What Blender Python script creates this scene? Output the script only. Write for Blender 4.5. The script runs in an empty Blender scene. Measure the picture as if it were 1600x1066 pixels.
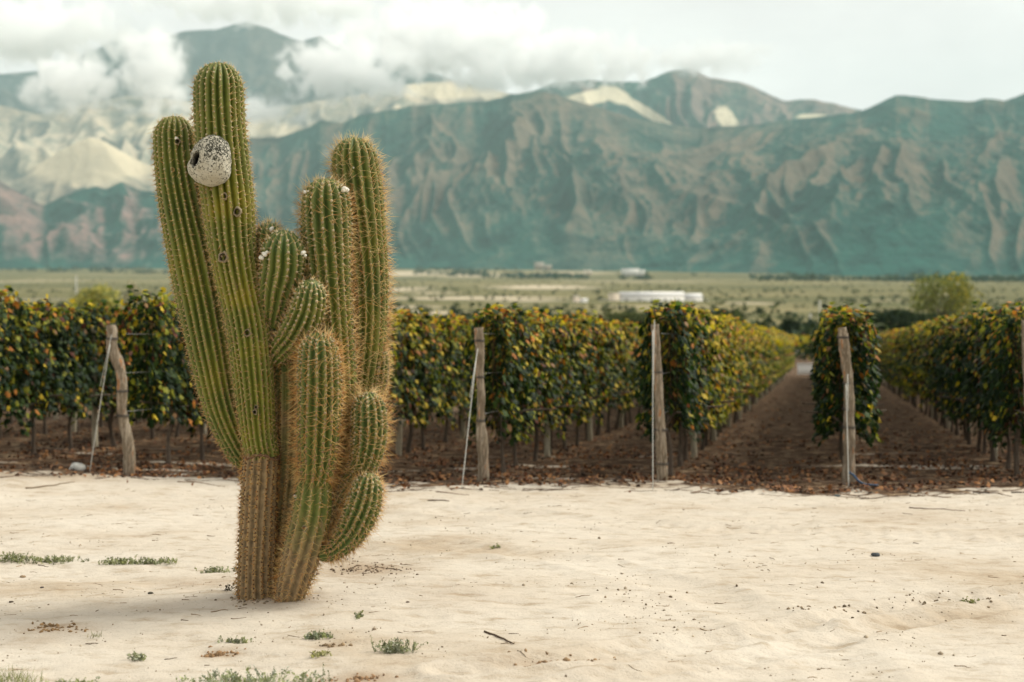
import bpy, math, random
import numpy as np
from mathutils import Vector

random.seed(7)
RNG = np.random.default_rng(7)
C = bpy.data.collections.new('place')
S = bpy.context.scene
S.collection.children.link(C)
F = 1600 * 50 / 36          # focal length in photo pixels
HZ = 540.0                  # photo row of the horizon
CAMZ = 1.7

# ------------------------------------------------------------------ camera
cam = bpy.data.cameras.new('camera')
cam.lens = 50; cam.sensor_width = 36
cam.clip_start = 0.1; cam.clip_end = 60000
cam.dof.use_dof = True; cam.dof.focus_distance = 9.25; cam.dof.aperture_fstop = 1.65
co = bpy.data.objects.new('camera', cam); S.collection.objects.link(co)
co.location = (0, 0, CAMZ)
co.rotation_euler = (math.radians(90) + math.atan((HZ - 533) / F), 0, 0)
S.camera = co

# ------------------------------------------------------------------ sky and sun
SUN_EL, SUN_AZ = math.radians(44), math.radians(68)     # azimuth: clockwise from +Y (view direction)
W = bpy.data.worlds.new('World'); S.world = W; W.use_nodes = True
nt = W.node_tree; nt.nodes.clear()
out = nt.nodes.new('ShaderNodeOutputWorld')
sky = nt.nodes.new('ShaderNodeTexSky'); sky.sky_type = 'NISHITA'; sky.sun_disc = False
sky.sun_elevation = SUN_EL; sky.sun_rotation = SUN_AZ
bg1 = nt.nodes.new('ShaderNodeBackground'); bg1.inputs[1].default_value = 0.1
nt.links.new(sky.outputs[0], bg1.inputs[0])
bg2 = nt.nodes.new('ShaderNodeBackground'); bg2.inputs[1].default_value = 1.0
tc = nt.nodes.new('ShaderNodeTexCoord')
mp = nt.nodes.new('ShaderNodeMapping'); mp.inputs['Scale'].default_value = (1.0, 1.0, 2.6)
nt.links.new(tc.outputs['Generated'], mp.inputs[0])
n1 = nt.nodes.new('ShaderNodeTexNoise'); n1.inputs['Scale'].default_value = 3.4; n1.inputs['Detail'].default_value = 7
n1.inputs['Roughness'].default_value = 0.52; n1.inputs['Distortion'].default_value = 0.5
nt.links.new(mp.outputs[0], n1.inputs['Vector'])
cr = nt.nodes.new('ShaderNodeValToRGB')
cr.color_ramp.elements[0].position = 0.33; cr.color_ramp.elements[0].color = (0.87, 0.83, 0.795, 1)
cr.color_ramp.elements[1].position = 0.64; cr.color_ramp.elements[1].color = (1.06, 1.02, 0.965, 1)
e = cr.color_ramp.elements.new(0.5); e.color = (0.965, 0.92, 0.88, 1)
nt.links.new(n1.outputs['Fac'], cr.inputs[0]); nt.links.new(cr.outputs[0], bg2.inputs[0])
mx = nt.nodes.new('ShaderNodeMixShader'); mx.inputs[0].default_value = 0.97
nt.links.new(bg1.outputs[0], mx.inputs[1]); nt.links.new(bg2.outputs[0], mx.inputs[2])
nt.links.new(mx.outputs[0], out.inputs['Surface'])

sl = bpy.data.lights.new('sun', 'SUN'); sl.energy = 4.4; sl.angle = math.radians(28); sl.color = (1.0, 0.94, 0.83)
so = bpy.data.objects.new('sun', sl); S.collection.objects.link(so)
sd = Vector((math.sin(SUN_AZ) * math.cos(SUN_EL), math.cos(SUN_AZ) * math.cos(SUN_EL), math.sin(SUN_EL)))
so.rotation_euler = sd.to_track_quat('Z', 'Y').to_euler()
so.location = (20, 10, 40)

S.view_settings.view_transform = 'Standard'; S.view_settings.look = 'None'
S.view_settings.exposure = 0.10; S.view_settings.gamma = 1.0; S.view_settings.use_curve_mapping = False
cy = S.cycles
cy.use_denoising = True; cy.max_bounces = 14; cy.diffuse_bounces = 3; cy.glossy_bounces = 2
cy.transmission_bounces = 4; cy.transparent_max_bounces = 8; cy.volume_bounces = 12
cy.caustics_reflective = False; cy.caustics_refractive = False
cy.volume_step_rate = 2.0; cy.volume_max_steps = 96
cy.sample_clamp_indirect = 6

# ------------------------------------------------------------------ helpers
def pix(x, y, d):
    """point that the photograph's pixel (x, y) shows at distance d"""
    return np.array(((x - 800) / F * d, d, CAMZ - (y - HZ) / F * d))

def hash2(ix, iy, seed):
    h = (ix.astype(np.int64) * 374761393 + iy.astype(np.int64) * 668265263 + seed * 974711) & 0xffffffff
    h = ((h ^ (h >> 13)) * 1274126177) & 0xffffffff
    return ((h ^ (h >> 16)) & 0xffff) / 65535.0

def vnoise(x, y, seed=0):
    ix = np.floor(x); iy = np.floor(y); fx = x - ix; fy = y - iy
    ux = fx * fx * fx * (fx * (fx * 6 - 15) + 10); uy = fy * fy * fy * (fy * (fy * 6 - 15) + 10)
    a = hash2(ix, iy, seed); b = hash2(ix + 1, iy, seed); c = hash2(ix, iy + 1, seed); d = hash2(ix + 1, iy + 1, seed)
    return (a + (b - a) * ux) * (1 - uy) + (c + (d - c) * ux) * uy

def fbm(x, y, octs=4, seed=0, gain=0.5):
    s = 0; a = 1; t = 0
    for o in range(octs):
        s = s + a * (vnoise(x, y, seed + o * 17) - 0.5); t += a; a *= gain
        x, y = x * 1.97 + 13.7 + 0.3 * y, y * 1.97 - 7.1 - 0.3 * x
    return s / t * 2

def ridged(x, y, octs=5, seed=0, gain=0.5):
    s = 0; a = 1; t = 0; w = 1
    for o in range(octs):
        n = 1 - np.abs(vnoise(x, y, seed + o * 31) * 2 - 1) ** 0.9
        s = s + a * n * w; t += a; w = np.clip(n * 1.3, 0, 1); a *= gain
        x, y = x * 1.9 + 5.2 + 0.7 * y, y * 1.9 - 1.3 - 0.7 * x
    return s / t

def mesh_np(name, verts, faces, col=None, mat=None, smooth=False, parent=None, mats=None):
    """verts (n,3); faces: list of (m,k) index arrays"""
    me = bpy.data.meshes.new(name)
    verts = np.asarray(verts, dtype=np.float32)
    me.vertices.add(len(verts)); me.vertices.foreach_set('co', verts.ravel())
    idx, starts, tot, base = [], [], [], 0
    for f in faces:
        f = np.asarray(f, dtype=np.int32)
        if len(f) == 0: continue
        k = f.shape[1]; idx.append(f.ravel())
        starts.append(base + np.arange(len(f), dtype=np.int32) * k); base += len(f) * k
    idx = np.concatenate(idx); starts = np.concatenate(starts)
    me.loops.add(len(idx)); me.loops.foreach_set('vertex_index', idx)
    me.polygons.add(len(starts)); me.polygons.foreach_set('loop_start', starts)
    me.update(calc_edges=True); me.validate()
    if smooth: me.polygons.foreach_set('use_smooth', np.ones(len(me.polygons), dtype=bool))
    if col is not None:
        a = me.color_attributes.new('col', 'FLOAT_COLOR', 'POINT')
        c4 = np.ones((len(verts), 4), dtype=np.float32); c4[:, :3] = col
        a.data.foreach_set('color', c4.ravel())
    if mat: me.materials.append(mat)
    return me

def link(name, me, parent=None, loc=None, rot=None, kind=None, label=None, cat=None, group=None):
    o = bpy.data.objects.new(name, me); C.objects.link(o)
    if parent is not None: o.parent = parent
    if loc is not None: o.location = [float(v) for v in loc]
    if rot is not None: o.rotation_euler = rot
    return tag(o, label, cat, group, kind)

def tag(o, label=None, cat=None, group=None, kind=None):
    if label: o['label'] = label
    if cat: o['category'] = cat
    if group: o['group'] = group
    if kind: o['kind'] = kind
    return o

class Geo:
    """collects geometry with a colour per vertex"""
    def __init__(s): s.v = []; s.f3 = []; s.f4 = []; s.c = []; s.n = 0
    def add(s, v, f3=None, f4=None, c=(1, 1, 1)):
        v = np.asarray(v, float)
        if f3 is not None and len(f3): s.f3.append(np.asarray(f3) + s.n)
        if f4 is not None and len(f4): s.f4.append(np.asarray(f4) + s.n)
        s.v.append(v); cc = np.empty((len(v), 3)); cc[:] = c; s.c.append(cc); s.n += len(v)
    def mesh(s, name, mat, smooth=False):
        f = []
        if s.f3: f.append(np.concatenate(s.f3))
        if s.f4: f.append(np.concatenate(s.f4))
        return mesh_np(name, np.concatenate(s.v), f, np.concatenate(s.c), mat, smooth)

def catmull(pts, n):
    pts = np.asarray(pts, float)
    P = np.vstack([2 * pts[0] - pts[1], pts, 2 * pts[-1] - pts[-2]])
    seg = np.linalg.norm(np.diff(pts[:, :3], axis=0), axis=1); cum = np.concatenate([[0], np.cumsum(seg)])
    t = np.linspace(0, cum[-1], n); k = np.clip(np.searchsorted(cum, t, side='right') - 1, 0, len(seg) - 1)
    u = ((t - cum[k]) / seg[k])[:, None]
    p0, p1, p2, p3 = P[k], P[k + 1], P[k + 2], P[k + 3]
    return 0.5 * (2 * p1 + (p2 - p0) * u + (2 * p0 - 5 * p1 + 4 * p2 - p3) * u ** 2 + (3 * p1 - p0 - 3 * p2 + p3) * u ** 3), t

def frames(P):
    T = np.gradient(P, axis=0); T /= np.linalg.norm(T, axis=1)[:, None]
    A = np.zeros_like(T); a = np.cross(T[0], (0, -1, 0.01)); a = np.cross(a, T[0]); a /= np.linalg.norm(a)
    for i in range(len(P)):
        a = a - T[i] * a.dot(T[i]); a /= np.linalg.norm(a); A[i] = a
    return T, A, np.cross(T, A)

def tube(g, pts, rad, seg=8, n=None, c=(1, 1, 1), bump=0.0, cap=True, seed=0):
    pts = np.asarray(pts, float)
    if n is None: n = max(2, len(pts))
    if len(pts) > 2 or n > 2:
        R = np.interp(np.linspace(0, 1, n), np.linspace(0, 1, len(np.atleast_1d(rad))), np.atleast_1d(rad)) if np.ndim(rad) else np.full(n, rad)
        if np.ndim(rad) and len(rad) == len(pts):
            Q, _ = catmull(np.column_stack([pts, rad]), n); P = Q[:, :3]; R = Q[:, 3]
        else:
            P, _ = catmull(pts, n)
    else:
        P = pts; R = np.array(rad if np.ndim(rad) else [rad, rad])
    T, A, B = frames(P)
    th = np.arange(seg) / seg * 2 * np.pi
    RR = R[:, None] * (1 + bump * fbm(np.cos(th)[None, :] * 1.5 + seed * 3.1 + np.arange(len(P))[:, None] * 0.35, np.sin(th)[None, :] * 1.5 + np.zeros((len(P), 1)), 3, seed))
    V = P[:, None, :] + RR[:, :, None] * (np.cos(th)[None, :, None] * A[:, None, :] + np.sin(th)[None, :, None] * B[:, None, :])
    V = V.reshape(-1, 3); m = len(P)
    i = np.arange(m - 1)[:, None] * seg; j = np.arange(seg)[None, :]; j2 = (j + 1) % seg
    f4 = np.stack([i + j, i + j2, i + seg + j2, i + seg + j], -1).reshape(-1, 4)
    f3 = None
    if cap:
        V = np.vstack([V, P[0], P[-1]]); a = len(V) - 2
        jj = np.arange(seg); j3 = (jj + 1) % seg
        f3 = np.vstack([np.stack([np.full(seg, a), j3, jj], -1), np.stack([np.full(seg, a + 1), (m - 1) * seg + jj, (m - 1) * seg + j3], -1)])
    g.add(V, f3, f4, c)

def box(g, lo, hi, c=(1, 1, 1)):
    x0, y0, z0 = lo; x1, y1, z1 = hi
    v = [(x0, y0, z0), (x1, y0, z0), (x1, y1, z0), (x0, y1, z0), (x0, y0, z1), (x1, y0, z1), (x1, y1, z1), (x0, y1, z1)]
    g.add(v, None, [(0, 3, 2, 1), (4, 5, 6, 7), (0, 1, 5, 4), (1, 2, 6, 5), (2, 3, 7, 6), (3, 0, 4, 7)], c)

def ico(sub=1):
    import bmesh
    bm = bmesh.new(); bmesh.ops.create_icosphere(bm, subdivisions=sub, radius=1)
    v = np.array([x.co[:] for x in bm.verts]); f = np.array([[q.index for q in p.verts] for p in bm.faces]); bm.free()
    return v, f
ICO1, ICO2, ICO3, ICO5 = ico(1), ico(2), ico(3), ico(5)

# ------------------------------------------------------------------ materials
class Mat:
    def __init__(s, name, rough=0.85, spec=0.3):
        s.m = bpy.data.materials.new(name); s.m.use_nodes = True; s.t = s.m.node_tree
        s.b = s.t.nodes['Principled BSDF']; s.out = s.t.nodes['Material Output']
        s.b.inputs['Roughness'].default_value = rough; s.b.inputs['Specular IOR Level'].default_value = spec
    def n(s, typ, **kw):
        x = s.t.nodes.new('ShaderNode' + typ)
        for k, v in kw.items():
            if k in x.inputs: x.inputs[k].default_value = v
            else: setattr(x, k, v)
        return x
    def l(s, a, b): s.t.links.new(a, b); return b
    def noise(s, scale, detail=4, rough=0.55, vec=None, stretch=None, dist=0.0, coord='Object'):
        if vec is None:
            tcn = s.n('TexCoord'); vec = tcn.outputs[coord]
        if stretch:
            mpn = s.n('Mapping'); mpn.inputs['Scale'].default_value = stretch; s.l(vec, mpn.inputs[0]); vec = mpn.outputs[0]
        x = s.n('TexNoise', Scale=scale, Detail=detail, Roughness=rough, Distortion=dist); s.l(vec, x.inputs['Vector']); return x.outputs['Fac']
    def ramp(s, fac, stops, interp='LINEAR'):
        r = s.n('ValToRGB'); el = r.color_ramp.elements; r.color_ramp.interpolation = interp
        while len(el) > 1: el.remove(el[0])
        el[0].position = stops[0][0]; c = stops[0][1]; el[0].color = (*c, 1) if np.ndim(c) else (c, c, c, 1)
        for p, c in stops[1:]:
            q = el.new(p); q.color = (*c, 1) if np.ndim(c) else (c, c, c, 1)
        s.l(fac, r.inputs[0]); return r.outputs[0]
    def mix(s, a, b, fac, mode='MIX'):
        x = s.n('Mix', data_type='RGBA', blend_type=mode)
        for i, v in ((0, fac), (6, a), (7, b)):
            if hasattr(v, 'links') or hasattr(v, 'is_output'): s.l(v, x.inputs[i])
            elif i == 0: x.inputs[0].default_value = v
            else: x.inputs[i].default_value = (*v, 1)
        return x.outputs[2]
    def math(s, op, a, b=None, clamp=False):
        x = s.n('Math', operation=op, use_clamp=clamp)
        for i, v in ((0, a), (1, b)):
            if v is None: continue
            if hasattr(v, 'is_output'): s.l(v, x.inputs[i])
            else: x.inputs[i].default_value = v
        return x.outputs[0]
    def attr(s, name='col'): return s.n('Attribute', attribute_name=name).outputs['Color']
    def bump(s, h, strength=0.3, dist=0.02):
        b = s.n('Bump', Strength=strength, Distance=dist); s.l(h, b.inputs['Height']); s.l(b.outputs[0], s.b.inputs['Normal'])
    def base(s, c): 
        if hasattr(c, 'is_output'): s.l(c, s.b.inputs['Base Color'])
        else: s.b.inputs['Base Color'].default_value = (*c, 1)
        return s.m

def attr_mat(name, rough=0.8, spec=0.3, var=0.25, scale=6, transl=0.0):
    m = Mat(name, rough, spec); n = m.noise(scale, 3)
    c = m.mix(m.attr(), m.ramp(n, [(0.3, 1 - var), (0.7, 1 + var * .6)]), 1.0, 'MULTIPLY'); m.base(c)
    if transl:
        tr = m.n('BsdfTranslucent'); ms = m.n('MixShader'); ms.inputs[0].default_value = transl
        m.l(m.mix(c, (1.15, 1.25, 0.6), 1.0, 'MULTIPLY'), tr.inputs['Color'])
        m.l(m.b.outputs[0], ms.inputs[1]); m.l(tr.outputs[0], ms.inputs[2]); m.l(ms.outputs[0], m.out.inputs['Surface'])
    return m.m

M_leaf = attr_mat('vine_leaf', 0.6, 0.18, 0.35, 9, 0.38)
M_litter = attr_mat('dry_leaf', 0.8, 0.2, 0.3, 9)
M_weed = attr_mat('weed', 0.7, 0.2, 0.2, 20, 0.2)
M_far = attr_mat('far_foliage', 0.9, 0.1, 0.3, 0.4, 0.2)
M_attr = attr_mat('mixed_paint', 0.8, 0.2, 0.12, 2)
M_stone = attr_mat('stone', 0.9, 0.2, 0.35, 25)

def wood_mat(name, a, b, c):
    m = Mat(name, 0.9, 0.15)
    n = m.noise(5, 5, 0.6, stretch=(3, 3, 0.45)); n2 = m.noise(38, 4, 0.6, stretch=(2.5, 2.5, 0.12))
    col = m.ramp(n, [(0.40, a), (0.52, b), (0.60, a), (0.655, c), (0.74, a)])
    col = m.mix(col, m.ramp(n2, [(0.35, 0.45), (0.6, 1.1)]), 0.8, 'MULTIPLY')
    m.bump(n2, 0.6, 0.01); return m.base(col)
M_post = wood_mat('weathered_wood', (0.33, 0.275, 0.205), (0.17, 0.13, 0.085), (0.34, 0.14, 0.045))
M_stake = wood_mat('pale_stake', (0.52, 0.48, 0.36), (0.42, 0.37, 0.27), (0.28, 0.22, 0.14))
M_bark = wood_mat('vine_bark', (0.10, 0.075, 0.055), (0.15, 0.12, 0.09), (0.07, 0.05, 0.035))
m = Mat('galvanised_wire', 0.45, 0.5); m.b.inputs['Metallic'].default_value = 0.6; M_wire = m.base((0.42, 0.42, 0.40))
m = Mat('dark_wire', 0.7, 0.3); M_dwire = m.base((0.06, 0.055, 0.05))
m = Mat('blue_hose', 0.5, 0.4); M_hose = m.base((0.02, 0.06, 0.12))

# cactus skin: the colour attribute holds r = crest mask, g = age, b = random
m = Mat('cactus_skin', 0.55, 0.3)
sep = m.n('SeparateColor'); m.l(m.attr(), sep.inputs[0])
n = m.noise(3.0, 5, 0.6); n2 = m.noise(26, 4, 0.6)
green = m.ramp(n, [(0.3, (0.050, 0.078, 0.010)), (0.52, (0.12, 0.138, 0.012)), (0.72, (0.25, 0.215, 0.016))])
green = m.mix(green, m.ramp(n2, [(0.3, 0.78), (0.7, 1.15)]), 1.0, 'MULTIPLY')
fresh = m.mix((0.058, 0.100, 0.020), green, sep.outputs[2])
cork = m.ramp(n2, [(0.3, (0.10, 0.07, 0.035)), (0.6, (0.22, 0.155, 0.075)), (0.8, (0.30, 0.23, 0.13))])
cork = m.mix(cork, (0.50, 0.33, 0.15), m.math('MULTIPLY', sep.outputs[0], 0.6))
nsc = m.noise(8, 5, 0.7, stretch=(1.6, 1.6, .7)); scar = m.ramp(nsc, [(0.63, 0.0), (0.70, 0.8)])
agef = m.math('MULTIPLY_ADD', n, 0.9); agef.node.inputs[2].default_value = -0.45
agef = m.math('ADD', agef, sep.outputs[1]); agef = m.ramp(agef, [(0.40, 0.0), (0.68, 1.0)]); agef = m.math('MAXIMUM', agef, scar)
crest = m.mix(fresh, (0.33, 0.29, 0.09), m.math('MULTIPLY', sep.outputs[0], 0.55))
col = m.mix(crest, cork, agef)
m.bump(n2, 0.35, 0.006); M_skin = m.base(col)
M_spine = attr_mat('spine', 0.5, 0.3, 0.1, 5, 0.25)
M_areole = attr_mat('areole_felt', 0.95, 0.1, 0.2, 60)

# sand and soil
m = Mat('sandy_ground', 0.95, 0.08)
geo = m.n('NewGeometry'); P = geo.outputs['Position']; sx = m.n('SeparateXYZ'); m.l(P, sx.inputs[0])
sepm = m.n('SeparateColor'); m.l(m.attr(), sepm.inputs[0])      # r = soil mask, g = dark patches, b = green weeds tint
n1 = m.noise(0.45, 6, 0.6, vec=P, stretch=(1, 1.6, 1)); n2 = m.noise(6, 6, 0.65, vec=P, stretch=(0.6, 1.3, 1)); n3 = m.noise(55, 4, 0.7, vec=P)
sand = m.ramp(n1, [(0.32, (0.41, 0.335, 0.245)), (0.46, (0.51, 0.45, 0.365)), (0.7, (0.56, 0.51, 0.43))])
sand = m.mix(sand, m.ramp(n2, [(0.30, (0.74, 0.68, 0.60)), (0.48, (1.0, 1.0, 1.0)), (0.75, (1.07, 1.06, 1.05))]), 1.0, 'MULTIPLY')
sand = m.mix(sand, m.ramp(n3, [(0.28, (0.72, 0.70, 0.66)), (0.42, (1, 1, 1)), (0.8, (1.06, 1.06, 1.06))]), 1.0, 'MULTIPLY')
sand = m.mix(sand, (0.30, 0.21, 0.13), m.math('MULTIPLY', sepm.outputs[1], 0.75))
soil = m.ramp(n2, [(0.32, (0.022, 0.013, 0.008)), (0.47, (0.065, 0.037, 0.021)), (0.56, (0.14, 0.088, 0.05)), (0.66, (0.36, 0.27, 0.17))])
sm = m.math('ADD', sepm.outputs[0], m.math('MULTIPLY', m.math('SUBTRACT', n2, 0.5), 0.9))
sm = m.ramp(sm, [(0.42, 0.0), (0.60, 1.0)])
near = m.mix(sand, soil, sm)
# plain beyond the vineyard: olive scrub with pale bands
np1 = m.noise(0.0021, 6, 0.62, vec=P, stretch=(0.55, 1.0, 1)); np2 = m.noise(0.016, 5, 0.65, vec=P, stretch=(0.5, 1.3, 1))
plain = m.ramp(np1, [(0.34, (0.085, 0.090, 0.038)), (0.50, (0.145, 0.135, 0.060)), (0.62, (0.22, 0.19, 0.095)), (0.74, (0.32, 0.27, 0.16))])
plain = m.mix(plain, m.ramp(np2, [(0.36, (0.45, 0.55, 0.42)), (0.52, (1, 1, 1)), (0.72, (1.35, 1.28, 1.2))]), 1.0, 'MULTIPLY')
plain = m.mix(plain, (0.52, 0.44, 0.32), m.math('MULTIPLY', sepm.outputs[2], 1.0, True))
pm = m.n('MapRange'); m.l(sx.outputs[1], pm.inputs[0]); pm.inputs[1].default_value = 150; pm.inputs[2].default_value = 190
m.b.inputs['Base Color'].default_value = (.5, .4, .3, 1)
m.bump(m.math('ADD', m.math('MULTIPLY', n3, 0.35), n2), 0.9, 0.025)
M_ground = m.base(m.mix(near, plain, pm.outputs[0]))

def mountain_mat(name, veg, earth, sunlit, t0, t1, scale, patch=None):
    """vegetation in the hollows, earth on spurs and painted sun sides, pale painted sunlight where the attribute says"""
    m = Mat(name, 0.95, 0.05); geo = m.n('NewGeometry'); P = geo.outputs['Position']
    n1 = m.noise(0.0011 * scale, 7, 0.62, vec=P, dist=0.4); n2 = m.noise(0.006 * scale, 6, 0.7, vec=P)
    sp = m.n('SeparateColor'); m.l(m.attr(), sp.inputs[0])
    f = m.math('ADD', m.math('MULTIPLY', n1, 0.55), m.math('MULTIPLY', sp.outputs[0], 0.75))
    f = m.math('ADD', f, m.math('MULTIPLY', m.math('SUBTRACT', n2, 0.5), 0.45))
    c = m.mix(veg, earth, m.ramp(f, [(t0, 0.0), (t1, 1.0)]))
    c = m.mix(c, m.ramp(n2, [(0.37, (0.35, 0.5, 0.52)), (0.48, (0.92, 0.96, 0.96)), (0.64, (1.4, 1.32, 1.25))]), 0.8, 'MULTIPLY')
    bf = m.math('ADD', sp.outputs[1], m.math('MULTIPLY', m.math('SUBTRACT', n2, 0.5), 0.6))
    c = m.mix(c, sunlit, m.ramp(bf, [(0.35, 0.0), (0.6, 1.0)]))
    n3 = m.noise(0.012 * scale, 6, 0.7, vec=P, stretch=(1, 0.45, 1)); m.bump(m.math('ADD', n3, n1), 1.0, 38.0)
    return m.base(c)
VEG = (0.013, 0.080, 0.066); EARTH = (0.130, 0.118, 0.090); SUNLIT = (0.62, 0.56, 0.40)  # pale last colour paints sunlight through the clouds onto the slopes
M_mt1 = mountain_mat('hill_near_left', VEG, (0.20, 0.145, 0.13), SUNLIT, 0.58, 0.84, 1.2)
M_mt2 = mountain_mat('mountain_front', VEG, EARTH, SUNLIT, 0.62, 0.92, 1.0)
M_mt3 = mountain_mat('mountain_middle', VEG, (0.17, 0.14, 0.12), SUNLIT, 0.56, 0.84, 0.9)
M_mt4 = mountain_mat('mountain_pale', (0.15, 0.17, 0.15), (0.42, 0.37, 0.28), (0.62, 0.54, 0.38), 0.42, 0.74, 0.8)  # whole range coloured pale to imitate sunlight on it
M_mt5 = mountain_mat('mountain_high', (0.035, 0.07, 0.07), (0.09, 0.10, 0.09), SUNLIT, 0.55, 0.85, 0.8)

# ------------------------------------------------------------------ ground: one sheet from the camera to the mountains
YS_D = np.array([0, 95, 125, 150, 220, 300, 600, 1000, 2000, 4000, 6000, 9000, 16000.])
YS_Z = np.array([0, 0, 0.3, 0.9, 3.0, 5.6, 15.5, 33, 83, 190, 322, 500, 640.])
def plain_z(d): return np.interp(d, YS_D, YS_Z)
CX, CY = -1.50, 9.33                        # foot of the cactus

def polydist(X, Y, pts):
    best = np.full(X.shape, 1e9); along = np.zeros(X.shape); acc = 0
    for (x0, y0), (x1, y1) in zip(pts[:-1], pts[1:]):
        dx, dy = x1 - x0, y1 - y0; L = math.hypot(dx, dy)
        t = np.clip(((X - x0) * dx + (Y - y0) * dy) / (L * L), 0, 1)
        dd = np.hypot(X - x0 - t * dx, Y - y0 - t * dy)
        mk = dd < best; best = np.where(mk, dd, best); along = np.where(mk, acc + t * L, along); acc += L
    return best, along

def gpix(x, y):                             # photo pixel -> point on the flat ground near the camera
    d = CAMZ * F / (y - HZ); return ((x - 800) / F * d, d)
RUTS = [([gpix(*p) for p in [(700, 1056), (900, 1035), (1010, 1012), (1200, 985), (1360, 950), (1480, 935), (1640, 925), (1900, 905)]], 0.10, 0.032),
        ([gpix(*p) for p in [(900, 1075), (1150, 1040), (1300, 1000), (1420, 968), (1600, 945), (1900, 930)]], 0.12, 0.030),
        ([gpix(*p) for p in [(600, 790), (900, 815), (1200, 830), (1700, 845)]], 0.25, 0.02),
        ([gpix(*p) for p in [(640, 850), (900, 880), (1100, 925), (1250, 985), (1350, 1066)]], 0.2, 0.018),
        ([gpix(*p) for p in [(0, 905), (200, 890), (360, 880)]], 0.12, 0.010)]
def edge_d(X): return 17.0 - (X + 0.0) * 0.17 + 0.35 * np.sin(X * 1.3) + 0.22 * np.sin(X * 3.1 + 1) + 0.55 * fbm(X * 2.3, X * 0 + 4, 4, 77)
def ground_z(X, Y, fine=True):
    X = np.asarray(X, float); Y = np.asarray(Y, float)
    z = plain_z(Y)
    w = np.clip((60 - Y) / 30, 0, 1)
    z = z + w * 0.045 * fbm(X * 0.45, Y * 0.45, 3, 3) + w * 0.022 * fbm(X * 1.7, Y * 2.2, 3, 9)
    z = z + 0.05 * np.exp(-((X - CX) ** 2 + (Y - CY) ** 2) / (2 * 0.7 ** 2))
    z = z + 0.03 * np.exp(-((Y - edge_d(X) - 0.4) ** 2) / (2 * 0.3 ** 2)) * np.clip(w, 0, 1)
    z = z + 0.09 * np.clip((-X - 3.5) / 3, 0, 1) * np.clip((Y - 14) / 3, 0, 1) * w
    if fine:
        wf = np.clip((24 - Y) / 6, 0, 1)
        z = z + wf * (0.010 * fbm(X * 6, Y * 7.5, 4, 21, 0.6) + 0.006 * ridged(X * 3.3, Y * 8, 3, 33))
        z = z + wf * 0.007 * fbm(X * 22, Y * 22, 2, 41)
        for pts, wd, dp in RUTS:
            dd, al = polydist(X, Y, pts)
            z = z - dp * np.exp(-(dd / wd) ** 2) * (0.75 + 0.25 * np.sin(al * 42)) + dp * 0.9 * np.exp(-((dd - wd * 1.5) / (wd * .5)) ** 2) * (0.5 + 0.8 * vnoise(al * 9, dd * 20, 5))
    return z
def gz(x, y): return float(ground_z(np.array([x]), np.array([y]))[0])

ys = np.concatenate([[-60, -20, 0, 4, 5.5], np.arange(6.6, 19.5, 0.032), np.arange(19.5, 28, 0.12), np.geomspace(28, 15500, 230)])
xs_in = np.arange(-7.4, 7.4, 0.034)
xo = np.concatenate([np.arange(7.4, 30, 0.3), np.geomspace(30, 9500, 95)])
xs = np.concatenate([-xo[::-1], xs_in, xo])
GX, GY = np.meshgrid(xs, ys)
GZ = ground_z(GX, GY)
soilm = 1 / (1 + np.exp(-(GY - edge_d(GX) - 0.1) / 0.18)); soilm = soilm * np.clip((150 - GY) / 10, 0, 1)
# pale uncovered streaks between the litter, as in the photo
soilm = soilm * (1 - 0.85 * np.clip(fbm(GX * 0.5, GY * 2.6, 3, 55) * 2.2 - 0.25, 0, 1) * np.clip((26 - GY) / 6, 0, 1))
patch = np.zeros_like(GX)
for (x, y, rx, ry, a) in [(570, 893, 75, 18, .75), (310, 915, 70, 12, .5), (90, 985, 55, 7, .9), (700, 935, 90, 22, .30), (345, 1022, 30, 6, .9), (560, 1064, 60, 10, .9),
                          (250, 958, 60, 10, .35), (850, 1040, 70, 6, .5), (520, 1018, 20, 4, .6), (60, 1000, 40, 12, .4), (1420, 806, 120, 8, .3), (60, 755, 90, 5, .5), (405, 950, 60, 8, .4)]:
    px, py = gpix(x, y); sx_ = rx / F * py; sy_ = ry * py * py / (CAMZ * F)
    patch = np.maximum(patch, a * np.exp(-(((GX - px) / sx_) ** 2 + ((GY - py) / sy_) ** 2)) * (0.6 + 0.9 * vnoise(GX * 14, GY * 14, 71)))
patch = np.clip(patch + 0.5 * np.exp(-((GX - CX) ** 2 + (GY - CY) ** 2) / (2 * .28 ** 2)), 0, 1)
nx = len(xs); ny = len(ys)
i = np.arange(ny - 1)[:, None] * nx; j = np.arange(nx - 1)[None, :]
gf = np.stack([i + j, i + j + 1, i + nx + j + 1, i + nx + j], -1).reshape(-1, 4)
bare_ = np.zeros_like(GX)
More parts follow.
